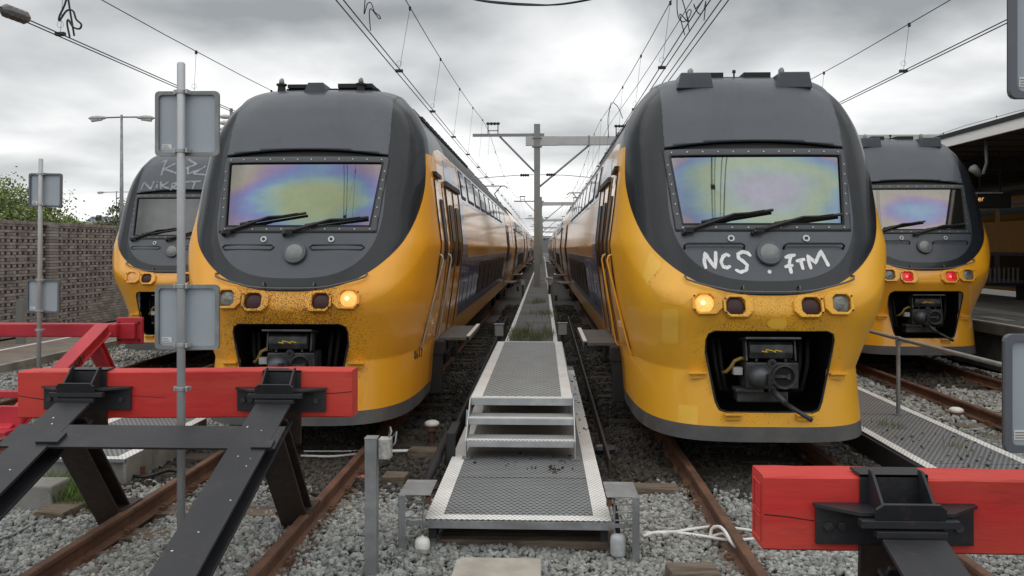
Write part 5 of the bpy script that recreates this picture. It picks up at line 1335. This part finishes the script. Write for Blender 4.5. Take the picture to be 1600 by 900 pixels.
grass(cl, .03, .1, GRASSD, 'scattered small weeds in ballast and gratings')
deb = []; DEB = mat('leaf_litter', (.05, .04, .03), .9, island=.4)
for (x0, x1, y0, y1, z, n_) in ((X0 + .2, X1 - .2, 7.6, 8.3, WZ + .012, 40), (3.75, 4.6, 7.2, 9.5, .112, 60), (X1 - .2, X1, 9, 13.5, WZ + .012, 40)):
    deb += [(random.uniform(x0, x1), random.uniform(y0, y1), z) for _ in range(n_)]
stones('leaf_litter', np.array(deb), .006, .022, DEB, flat=.3, label='dark leaf litter scattered on the gratings')

# ================================================================== OVERHEAD LINE
def insul(b, x, y, z, L_=.5, ax=(1, 0, 0)):
    ax = Vector(ax); c = Vector((x, y, z))
    pts = []; rs = []
    for i in range(9): pts.append(c + ax * (L_ * i / 8)); rs.append(.075 if i % 2 else .04)
    b.tube(pts, rs, 8)
MY = [36.5, 88, 140, 190, 240]
for j, Y in enumerate(MY):
    lab = ('nearest overhead line mast rising from the walkway', 'second overhead line mast down the line', 'third overhead line mast down the line', 'fourth overhead line mast, tiny in the distance', 'farthest overhead line mast at the vanishing point')[j]
    m_ = thing('catenary_mast', lab, 'mast', (-.28, Y, 0), 'overhead line masts')
    hbeam((0, 0, .4), (0, 0.001, 7.65), .27, .27, .03, .02).build('pole', MAST, m_)
    MB().bb(-2.85, .32, -.06, .06, 7.12, 7.24).build('arm', MAST, m_)
    MB().cyl((-1.65, 0, 7.12), (-.12, 0, 5.55), .05, 6).build('brace', MAST, m_)
    MB().bb(-.5, 24, -.1, .1, 6.72, 7.10).build('beam', MASTL, m_); MB().bb(-.5, .95, -.11, .11, 6.712, 7.108).build('beam_sleeve', MASTL, m_)
    MB().cyl((.12, 0, 4.9), (2.3, 0, 6.72), .05, 6).build('brace', MAST, m_)
    MB().bb(2.25, 2.31, -.12, .12, 6.70, 7.14).build('beam_band', MAST, m_)
    MB().bb(-.2, .2, -.17, .17, 7.02, 7.06).build('collar', MAST, m_); MB().bb(-.22, .22, -.19, .19, 6.64, 6.70).build('collar', MAST, m_)
    for x in (-1.95, 3.7, 7.0, 9.2):
        z0 = 7.24 if x < 0 else 7.10
        o = MB()
        for q in (-.22, .22): o.bb(x + q - .025, x + q + .025, -.03, .03, z0 - (0 if x < 0 else .4), z0 + .42)
        o.bb(x - .24, x + .24, -.03, .03, z0 + .12, z0 + .16)
        io = o.build('insulator_frame', GALVD, m_)
        ib = MB(); insul(ib, x - .30, 0, z0 + .45, .6); ib.build('insulator', RUB, io)
    # registration arm to the left contact wire
    if j < 3:
        o = MB().tube([(-.15, 0, 5.42), (-.9, 0, 5.40), (-2.55, 0, 5.28), (-2.75, 0, 5.20)], .018, 6).build('registration_arm', MAST, m_)
        ib = MB(); insul(ib, -.75, 0, 5.405, .4); ib.build('insulator', RUB, o)
        o = MB().tube([(.15, 0, 5.42), (1.2, 0, 5.4), (2.3, 0, 5.3), (2.5, 0, 5.2)], .018, 6).build('registration_arm', MAST, m_)
        ib = MB(); insul(ib, .4, 0, 5.42, .4); ib.build('insulator', RUB, o)
WIRES = {}
def overhead(label, X, zc, zm, y0, dx=.05, sag=.9, r=.0095, stag=.15, drops=True, xm=None, tilt=0.0):
    root = thing('overhead_line', label, 'overhead line', (0, 0, 0), 'overhead lines')
    xm = X if xm is None else xm
    def xc(y): return X + stag * math.sin((y - 36.5) / 51.5 * math.pi / 2) * .5
    ys = [y0] + [y for y in range(int(y0) + 2, 240, 4)]
    def zmz(y):
        sp_ = 51.5; f = ((y - 36.5) % sp_) / sp_
        return zm - sag * 4 * f * (1 - f)
    for s in (-1, 1):
        MB().tube([(xc(y) + s * dx, y, zc + tilt * max(0, 30 - y)) for y in ys], r, 5, False).build('contact_wire', WIRE, root, smooth=True)
    MB().tube([(xm, y, zmz(y)) for y in ys], r * .9, 5, False).build('messenger_wire', WIRE, root, smooth=True)
    if drops:
        y = y0 + 2.2
        while y < 90:
            o = MB().tube([(xm, y, zmz(y)), (xc(y), y, zc + .01)], r * .38, 4, False)
            o.bb(xc(y) - dx - .02, xc(y) + dx + .02, y - .03, y + .03, zc - .005, zc + .045); o.bb(xm - .02, xm + .02, y - .02, y + .02, zmz(y) - .05, zmz(y) + .02)
            o.tube(arc((xc(y), y, zc + .16), .05, 0, 6.28, 8, (1, 0, 0), (0, 0, 1)), r * .3, 4, False)
            o.build('dropper', WIRE, root); y += 4.6
    WIRES[label] = root; return root
overhead('twin contact wires and messenger over the left near train', -2.66, 5.48, 7.65, 4.0, sag=1.0, xm=-2.5)
overhead('left pair of wires above the graffiti tagged train', 2.24, 5.50, 7.6, 4.0, sag=.9, xm=2.35)
overhead('right pair of wires above the graffiti tagged train', 2.52, 5.55, 7.6, 4.0, sag=.7, xm=2.85, drops=False)
overhead('wires over the track on the far left', -7.0, 5.28, 6.9, 9.6, sag=.8, xm=-7.0)
overhead('wires over the track beside the platform', 6.64, 5.40, 7.2, 4.0, sag=.95, xm=6.7)
overhead('wires above the platform tracks beyond the canopy', 19.0, 7.0, 7.75, 24, sag=.4, r=.012)
# end insulator of the far left wires
p = at_x(45, 30, -7.0); ib = MB(); q = at_x(2, 14, -7.0)
n_ = 10; d_ = (q - p)
ib.tube([p + d_ * (i / n_) for i in range(n_ + 1)], [.03] + [(.095 if i % 2 else .07) for i in range(n_ - 1)] + [.03], 8); ib.tube([q, q + d_.normalized() * 3], .012, 5)
tag(ib.build('end_insulator', mat('insulator_grey', (.12, .12, .12), .5, var=.3)), 'dark ribbed end insulator of the far left wires', 'insulator')
# jumper loops
def jumper(label, pts, r=.011):
    pts = catmull(pts)
    return tag(MB().tube(pts, r, 6, False).build('jumper_cable', WIRE, smooth=True), label, 'jumper cable')
def jp(lst, Y): return [at_y(a, b, Y) for a, b in lst]
jumper('looped jumper cable hanging over the far left wires', jp([(106, -8), (100, 10), (93, 25), (93, 32), (104, 17), (114, 17), (119, 30), (127, 38), (124, 45), (114, 42), (107, 31), (105, 38), (109, 58)], at_x(109, 58, -7.0).y), .014)
jumper('straight jumper cable hanging beside the far left loop', jp([(106, -6), (110, 20), (116, 56)], at_x(116, 56, -7.0).y), .014)
jumper('looped jumper cable hanging over the left near train wires', jp([(571, -8), (569, 22), (574, 6), (580, 5), (585, 18), (594, 26), (592, 29), (580, 14), (577, 22), (579, 48)], at_x(579, 48, -2.66).y), .0085)
jumper('left looped jumper cable over the tagged train wires', jp([(1058, -8), (1058, 15), (1061, 29), (1068, 34), (1076, 28), (1080, 18), (1077, 15), (1073, 22), (1076, 35), (1063, 22), (1064, 32), (1070, 55)], at_x(1071, 55, 2.24).y), .0085)
jumper('right looped jumper cable over the tagged train wires', jp([(1106, -8), (1095, 4), (1087, 13), (1084, 6), (1088, 16), (1094, 22), (1100, 14), (1103, 2), (1100, 32)], at_x(1101, 32, 2.52).y), .0085)
jumper('straight jumper cable over the tagged train wires', jp([(1065, -4), (1072, 20), (1077, 48)], at_x(1077, 50, 2.24).y), .0085)
jumper('hanging jumper loop near the beam above the tagged train', jp([(955, 160), (950, 185), (951, 215)], 30), .014)
jumper('second hanging jumper loop near the beam', jp([(958, 160), (966, 168), (973, 185)], 30), .014)
jumper('cable sagging across the top of the picture', jp([(690, -16), (745, 0), (790, 6), (830, 8), (870, 7), (915, 0), (970, -14)], 12), .013)
jumper('second cable sagging across the top of the picture', jp([(690, -14), (745, -1), (790, 4), (830, 6.5), (870, 7.5), (915, 1), (970, -12)], 12.1), .011)

# ================================================================== PLATFORM, CANOPY AND TRAIN BEYOND
pf = thing('platform', 'grey station platform behind the farthest right train', 'platform')
MB().bb(8.25, 13.3, 6, 140, .58, .80).build('slab', PLATC, pf, bevel=.02)
MB().bb(8.65, 13.1, 6, 140, GZ, .58).build('wall', CONCD, pf)
MB().bb(8.255, 8.36, 6, 140, .8, .804).build('white_edge', WHITEP, pf)
MB().bb(9.6, 10.1, 6, 140, .8, .804).build('pale_strip', mat('pale_tiles', (.33, .325, .31), .8, var=.15), pf)
y = 8
while y < 34:
    MB().bb(8.75, 8.95, y, y + .9, .8, .804).build('edge_dash', mat('dash_paint', (.5, .5, .48), .7), pf); y += 1.6
cn = thing('canopy', 'dark platform canopy with a white fascia at the right edge', 'canopy')
CY0 = 6.0
MB().bb(8.5, 8.56, CY0, 140, 4.31, 4.50).build('fascia', mat('fascia_white', (.86, .86, .84), .6, var=.03), cn)
MB().bb(8.47, 8.6, CY0, 140, 4.50, 4.585).build('roof_edge', BLACK, cn)
MB().bb(8.56, 18, CY0, 140, 4.36, 4.46).build('roof', mat('canopy_soffit', (.055, .05, .042), .8, var=.2, vs=2, stretch=(1, .1, 1)), cn)
for y in np.arange(8, 60, 1.0): MB().bb(8.56, 18, y, y + .06, 4.335, 4.36).build('soffit_batten', mat('soffit_batten', (.04, .037, .032), .8), cn)
for y in (14.5, 24, 33, 42, 51): MB().bb(10.9, 11.1, y + 2.2, y + 2.4, .8, 4.36).build('column', BLACK, cn)
for y in (20, 29, 38): MB().bb(10.4, 11.6, y + .4, y + .6, 4.1, 4.36).build('cross_member', BLACK, cn)
# hanging departure board
db = thing('departure_board', 'black hanging departure board with amber letters under the canopy', 'sign', (0, 0, 0))
a, b = at_y(1524, 303, 19.0), at_y(1577, 325, 19.0)
MB().bb(a.x, b.x, 18.9, 19.3, b.z, a.z).build('case', RUB, db, bevel=.02); MB().bb(a.x, b.x - .2, 18.88, 19.3, a.z, a.z + .03).build('top_trim', GALV, db)
AMB = mat('amber_text', (.8, .5, .2), .5, emit=(1, .55, .25), es=.5)
tb = MB(); lx = at_y(1529, 314, 18.89)
for pts in ([(0, .03), (.05, .03), (.05, .06), (.015, .07), (-.005, .035), (.012, 0), (.05, 0)], [(.08, 0), (.08, .06), (.095, .07), (.115, .065)]): tb.tube([lx + Vector((x_, 0, z_)) for x_, z_ in pts], .008, 4)
tb.build('letters', AMB, db)
for x in (a.x + .15, b.x - .15): MB().cyl((x, 19.1, a.z), (x, 19.1, 4.36), .02, 6).build('hanger', BLACK, db)
cp = at_y(1540, 262, 17.0)
cm = thing('loudspeaker', 'pale bracket lamp hanging under the canopy', 'lamp', (0, 0, 0))
MB().tube([(cp.x, 17, 4.36), (cp.x + .02, 17, cp.z + .1), (cp.x - .05, 17, cp.z - .12), (cp.x - .15, 17, cp.z - .14)], .03, 8).build('bracket', MAST, cm, smooth=True)
MB().tube([(cp.x - .12, 17, cp.z - .14), (cp.x - .30, 16.9, cp.z - .02)], [.06, .09], 10).build('horn', MAST, cm, smooth=True)
# train on the other side of that platform
t5 = thing('parked_train', 'yellow and blue train in the shade beyond the platform', 'train', (13.9, 0, 0))
MB().bb(0, 2.8, 9, 120, .9, 3.9).build('body', mat('train5_yellow', (.60, .30, .03), .4, var=.1, coat=.4), t5, bevel=.05)
MB().bb(-.006, .0, 9, 120, 3.42, 3.52).build('blue_stripe', BLUE, t5); MB().bb(-.006, .0, 9, 120, 1.0, 2.05).build('blue_band', BLUE, t5); MB().bb(-.006, 0, 9, 120, 3.72, 3.9).build('grey_top', ROOFG, t5)
for i in range(30): MB().bb(-.012, -.001, 10 + i * 2.0, 11.7 + i * 2.0, 2.98, 3.38).build('window', WIN, t5)
for i in range(30): MB().bb(-.012, -.007, 10 + i * 2.0, 11.7 + i * 2.0, 1.25, 1.95).build('window', WIN, t5)
bench = thing('bench_rack', 'dark slatted bench standing on the platform under the canopy', 'bench', (12.0, 22.5, .8))
for i in range(12): MB().bb(-.7 + i * .12, -.66 + i * .12, 0, .03, .45, .85).build('slat', mat('slat_grey', (.20, .20, .20), .6), bench)
MB().bb(-.75, .75, -.4, .0, .40, .45).build('seat', BLACK, bench)
for x in (-.65, .6): MB().bb(x, x + .05, -.35, .03, 0, .4).build('leg', BLACK, bench)

# ================================================================== LEFT: PATH, BRICK WALL, LAMPS, TREES, HOUSES
pa = MB().bb(-12.75, -10.2, 5, 60, GZ - .1, -.02).build('path', ASPH); tag(pa, kind='structure')
wl = MB().bb(-11.72, -11.60, 5, 60, -.02, -.016).build('path_line', WHITEP); tag(wl, kind='structure')
ke = MB().bb(-10.2, -10.08, 5, 60, GZ - .1, -.01).build('kerb', CONCD); tag(ke, kind='structure')
bw = thing('brick_wall', 'grey brown brick wall with pierced pattern behind the left track', 'wall', (-12.9, 0, 0))
BRK = mat('brick_grey', (.24, .232, .226), .85, var=.2, vs=3, island=.28, bump=.2, bs=60)
BRB = mat('brick_blue', (.022, .02, .06), .35, var=.2, island=.3)
MRT = mat('mortar', (.055, .05, .048), .95)
HOLE = mat('hole_dark', (.012, .011, .01), .95)
WH = 2.80; ch = .0775; WY0, WY1 = 15.0, 33.0
MB().bb(-.30, -.135, 12, 36, -.3, WH - .05).build('core', MRT, bw)
bV, bF, uV, uF = [], [], [], []
base_f = [(0, 1, 3, 2), (4, 6, 7, 5), (0, 4, 5, 1), (2, 3, 7, 6), (0, 2, 6, 4), (1, 5, 7, 3)]
def addb(V_, F_, x0, x1, y0, y1, z0, z1):
    o_ = len(V_); V_ += [(x, y, z) for x in (x0, x1) for y in (y0, y1) for z in (z0, z1)]; F_ += [tuple(o_ + i for i in f) for f in base_f]
ncrs = int(WH / ch); pil0, pil1 = 21.0, 21.42
for r_ in range(ncrs):
    z0 = r_ * ch; z1 = z0 + ch - .011; top = ncrs - 1 - r_
    # pierced area narrows towards the bottom, like a hanging triangle
    hw_l = 6.5 - top * .13; open_row = top < 34 and (top % 4) in (1, 3)
    y = WY0 + (.11 if r_ % 2 else 0)
    while y < WY1:
        if pil0 - .2 < y < pil1 + .0: y += .22; continue
        jit = random.uniform(-.004, .004)
        reach_r = 27.6 - top * .165; reach_l = 14.6 + top * .155 * (1 if y < pil0 else 0)
        pierced = open_row and ((y < pil0 and y > reach_l) or (pil1 < y < reach_r)) 
        if pierced:
            # stretcher half + header gap / blue header
            half = int(round((y - WY0) / .22)) % 2
            if (top % 4) == 1:
                addb(bV, bF, -.135, jit, y, y + .115, z0, z1); addb(uV, uF, -.135, -.02 + jit, y + .122, y + .213, z0, z1)
            elif half: addb(bV, bF, -.135, jit, y, y + .115, z0, z1)
            else: addb(bV, bF, -.135, jit, y, y + .209, z0, z1)
        else: addb(bV, bF, -.135, jit, y, y + .209, z0, z1)
        y += .22
for r_ in range(ncrs): addb(bV, bF, -.135, .06, pil0, pil1, r_ * ch, r_ * ch + ch - .011)
y = WY0
while y < WY1: addb(bV, bF, -.2, .02, y, y + .062, WH - .03, WH + .05); y += .072
o = np_mesh('bricks', np.array(bV), np.array(bF), BRK, bw); o['kind'] = 'stuff'
o = np_mesh('blue_bricks', np.array(uV), np.array(uF), BRB, bw); o['kind'] = 'stuff'
tag(MB().bb(-12.1, -11.95, 18.5, 18.65, -.05, 1.0).build('path_post', MAST), 'grey steel post standing before the brick wall', 'post')

def lamp_post(label, px, py_top, H, arm, single=False):
    dz = (HOR - py_top) / F_PX; t = (H - CAM_Z) / dz; dx, dy, _ = ray(px, py_top)
    root = thing('street_lamp', label, 'street lamp', (dx * t, dy * t, 0), 'street lamps')
    MB().tube([(0, 0, -.2), (0, 0, 4), (0, 0, H + .1)], [.11, .085, .05], 10).build('post', GALVD, root, smooth=True)
    MB().tube([(-arm, 0, H - .02), (0, 0, H), (arm, 0, H)], .035, 8).build('arm', GALVD, root, smooth=True)
    for s in (-1, 1):
        prf = [(0, .02), (.15, .07), (.5, .11), (.8, .10), (.98, .04)]
        b = MB(); b.tube([(s * (arm - .1 + a * .85), 0, H - .02 - a * .03) for a, r_ in prf], [r_ for a, r_ in prf], 10); hd = b.build('lamp_head', mat('lamp_head_grey', (.36, .37, .37), .5), root, smooth=True)
        MB().tube([(s * (arm + .15), 0, H - .10), (s * (arm + .60), 0, H - .13)], [.06, .09], 8).build('lamp_glass', mat('lamp_glass', (.55, .55, .52), .2), hd, smooth=True)
    return root
lamp_post('tall double armed street lamp beyond the farthest left train', 190, 183, 8.0, .75)
lamp_post('small distant double armed street lamp above the wall', 182, 300, 8.0, 1.3)
fm = at_y(352, 192, 34); fl_ = thing('floodlight_mast', 'stack of three pale round lamps peeping from behind the left train', 'floodlight', (fm.x, 34, 0))
MB().cyl((.25, 0, -.2), (.25, 0, fm.z + .6), .07, 8).build('pole', GALVD, fl_)
for dz in (-.26, 0, .26):
    zc_ = fm.z + dz; o = MB().tube([(0, 0, zc_ - .08), (0, 0, zc_ - .05), (0, 0, zc_ + .03), (0, 0, zc_ + .08)], [.16, .22, .22, .12], 14).build('lamp', mat('lamp_pale', (.6, .6, .56), .5), fl_, smooth=True)
    MB().cyl((0, 0, zc_), (.25, 0, zc_), .03, 6).build('bracket', GALVD, o)

def tree(label, X, Y, H, trunk_h, rx, rz, nclump, leaf, dens, seed, lean=0):
    rd = random.Random(seed); root = thing('tree', label, 'tree', (X, Y, 0), 'trees beyond the wall')
    tb = MB(); top = Vector((lean, 0, H * .8)); tips = []
    tb.tube([(0, 0, -.3), (lean * .3, 0, H * .35), tuple(top)], [.16, .12, .03], 8)
    for i in range(nclump // 2):
        a = rd.uniform(0, 6.28); z0 = rd.uniform(trunk_h * .8, H * .65); e = Vector((rx * rd.uniform(.4, .95) * math.cos(a), rx * rd.uniform(.4, .95) * math.sin(a), min(H * .97, z0 + rd.uniform(.3, 1) * rz)))
        s_ = Vector((lean * .3, 0, z0)); m_ = s_.lerp(e, .5) + Vector((0, 0, -.1)); tb.tube([s_, m_, e], [.06, .035, .012], 5); tips += [e, m_.lerp(e, .5)]
        for _ in range(2):
            e2 = e + Vector((rd.uniform(-.6, .6), rd.uniform(-.6, .6), rd.uniform(-.2, .5))); tb.tube([m_.lerp(e, .6), e2], [.02, .007], 4); tips.append(e2)
    tb.build('trunk', BARK, root)
    zc_ = trunk_h + rz
    pts = []
    for i in range(nclump):
        while True:
            p = Vector((rd.uniform(-1, 1), rd.uniform(-1, 1), rd.uniform(-1, 1)))
            if .25 < p.length < 1: break
        pts.append(Vector((p.x * rx + lean * .5, p.y * rx, zc_ + p.z * rz)))
    pts += tips
    V = []; Fq = []
    for c in pts:
        r_ = rd.uniform(.25, .55) * rx / 2.2
        for _ in range(dens):
            p = c + Vector((rd.gauss(0, r_), rd.gauss(0, r_), rd.gauss(0, r_ * .7))); s_ = rd.uniform(.045, .095) * (Y / 42)
            u = Vector((rd.uniform(-1, 1), rd.uniform(-1, 1), rd.uniform(-1, 1))).normalized(); v = u.orthogonal().normalized() * .6
            o_ = len(V); V += [p - u * s_, p + v * s_, p + u * s_, p - v * s_]; Fq.append((o_, o_ + 1, o_ + 2, o_ + 3))
    np_mesh('crown', np.array([tuple(v) for v in V]), np.array(Fq), leaf, root)
    return root
p = at_y(25, 388, 36); tree('fresh green tree at the left edge above the brick wall', p.x - .3, 36, 5.2, 1.9, 2.1, 1.65, 95, LEAF, 62, 3)
p = at_y(82, 388, 40); tree('lower green tree right of the distant sign pole', p.x, 40, 3.9, 1.6, 1.35, 1.05, 44, LEAF, 50, 5)
p = at_y(184, 388, 46); tree('thin leaved tree beside the small street lamp', p.x, 46, 5.1, 2.3, 1.1, 1.3, 26, LEAF2, 30, 8)
p = at_y(108, 388, 62); tree('dark conical evergreen above the white houses', p.x, 62, 4.9, 2.6, .7, 1.0, 20, LEAF2, 60, 11)
# houses
def house(label, px0, px1, ytop, ybot, Y, m, wins=0, roof=None, name='house'):
    a, b = at_y(px0, ytop, Y), at_y(px1, ybot, Y)
    root = thing(name, label, 'building', (0, 0, 0), 'buildings beyond the wall')
    MB().bb(a.x, b.x, Y, Y + 6, -.3, a.z).build('wall', m, root)
    MB().bb(a.x - .15, b.x + .15, Y - .25, Y + 6.2, a.z, a.z + .25).build('roof', roof or m, root)
    for i in range(wins):
        x = a.x + (b.x - a.x) * (i + .25) / wins
        o = MB().bb(x, x + (b.x - a.x) / wins * .5, Y - .03, Y + .02, a.z - 1.1, a.z - .25).build('window', WIN, root); MB().bb(x - .05, x, Y - .05, Y, a.z - 1.15, a.z - .2).build('frame', WHITE, o)
    return root, a, b
WHT = mat('render_white', (.58, .59, .58), .7, var=.06); BRW = mat('brick_brown', (.20, .12, .085), .9, var=.15); SLATE = mat('slate', (.26, .29, .34), .6, var=.1)
house('white flat roofed terrace with small windows above the wall', 86, 119, 350, 388, 66, WHT, 5)
house('lower white terrace continuing to the right above the wall', 121, 150, 352, 388, 70, WHT, 4)
house('brown brick building at the far left above the wall', -20, 46, 346, 388, 58, BRW, 3)
house('brown brick gable end right of the white terraces', 150, 173, 352, 388, 68, BRW, 1)
r5, a, b = house('slate roofed house with black chimneys on the skyline', 134, 168, 349.5, 388, 95, WHT, 2)
MB().prism([(a.x, a.z + .26), (a.x + (b.x - a.x) * .25, a.z + .85), (b.x - .1, a.z + .85), (b.x, a.z + .26)], (0, 95, 0), (1, 0, 0), (0, 0, 1), (0, 1, 0), 6).build('pitched_roof', SLATE, r5)
for f in (.52, .62): MB().bb(a.x + (b.x - a.x) * f, a.x + (b.x - a.x) * f + .22, 94.8, 95.2, a.z + .3, a.z + 1.0).build('chimney', RUB, r5)
# skyline at the end of the tracks
house('low dark building closing the view far down the tracks', 830, 870, 372, 388, 420, mat('far_building', (.16, .17, .17), .8), 3)
sb_ = thing('signal_gantry', 'distant signal gantry across the tracks', 'gantry', (0, 290, 0))
MB().bb(-6, 8, 0, .4, 6.0, 6.5).build('beam', MAST, sb_); MB().bb(-6, -5.7, 0, .3, 0, 6).build('leg', MAST, sb_); MB().bb(7.7, 8, 0, .3, 0, 6).build('leg', MAST, sb_)
# pantographs on the two near trains
for tr, yy, lab in ((T2, 34.0, ''), (T3, 40.0, '')):
    pg = MB(); pg.bb(-.5, .5, yy - .6, yy + .6, 4.45, 4.55); pg.tube([(-.4, yy + .5, 4.55), (-.2, yy - .6, 4.95), (-.5, yy + .1, 5.38)], .03, 6); pg.tube([(.4, yy + .5, 4.55), (.2, yy - .6, 4.95), (.5, yy + .1, 5.38)], .03, 6)
    pg.tube([(-.85, yy + .1, 5.28), (-.7, yy + .1, 5.40), (.7, yy + .1, 5.40), (.85, yy + .1, 5.28)], .03, 6); pg.build('pantograph', BLACK, tr)
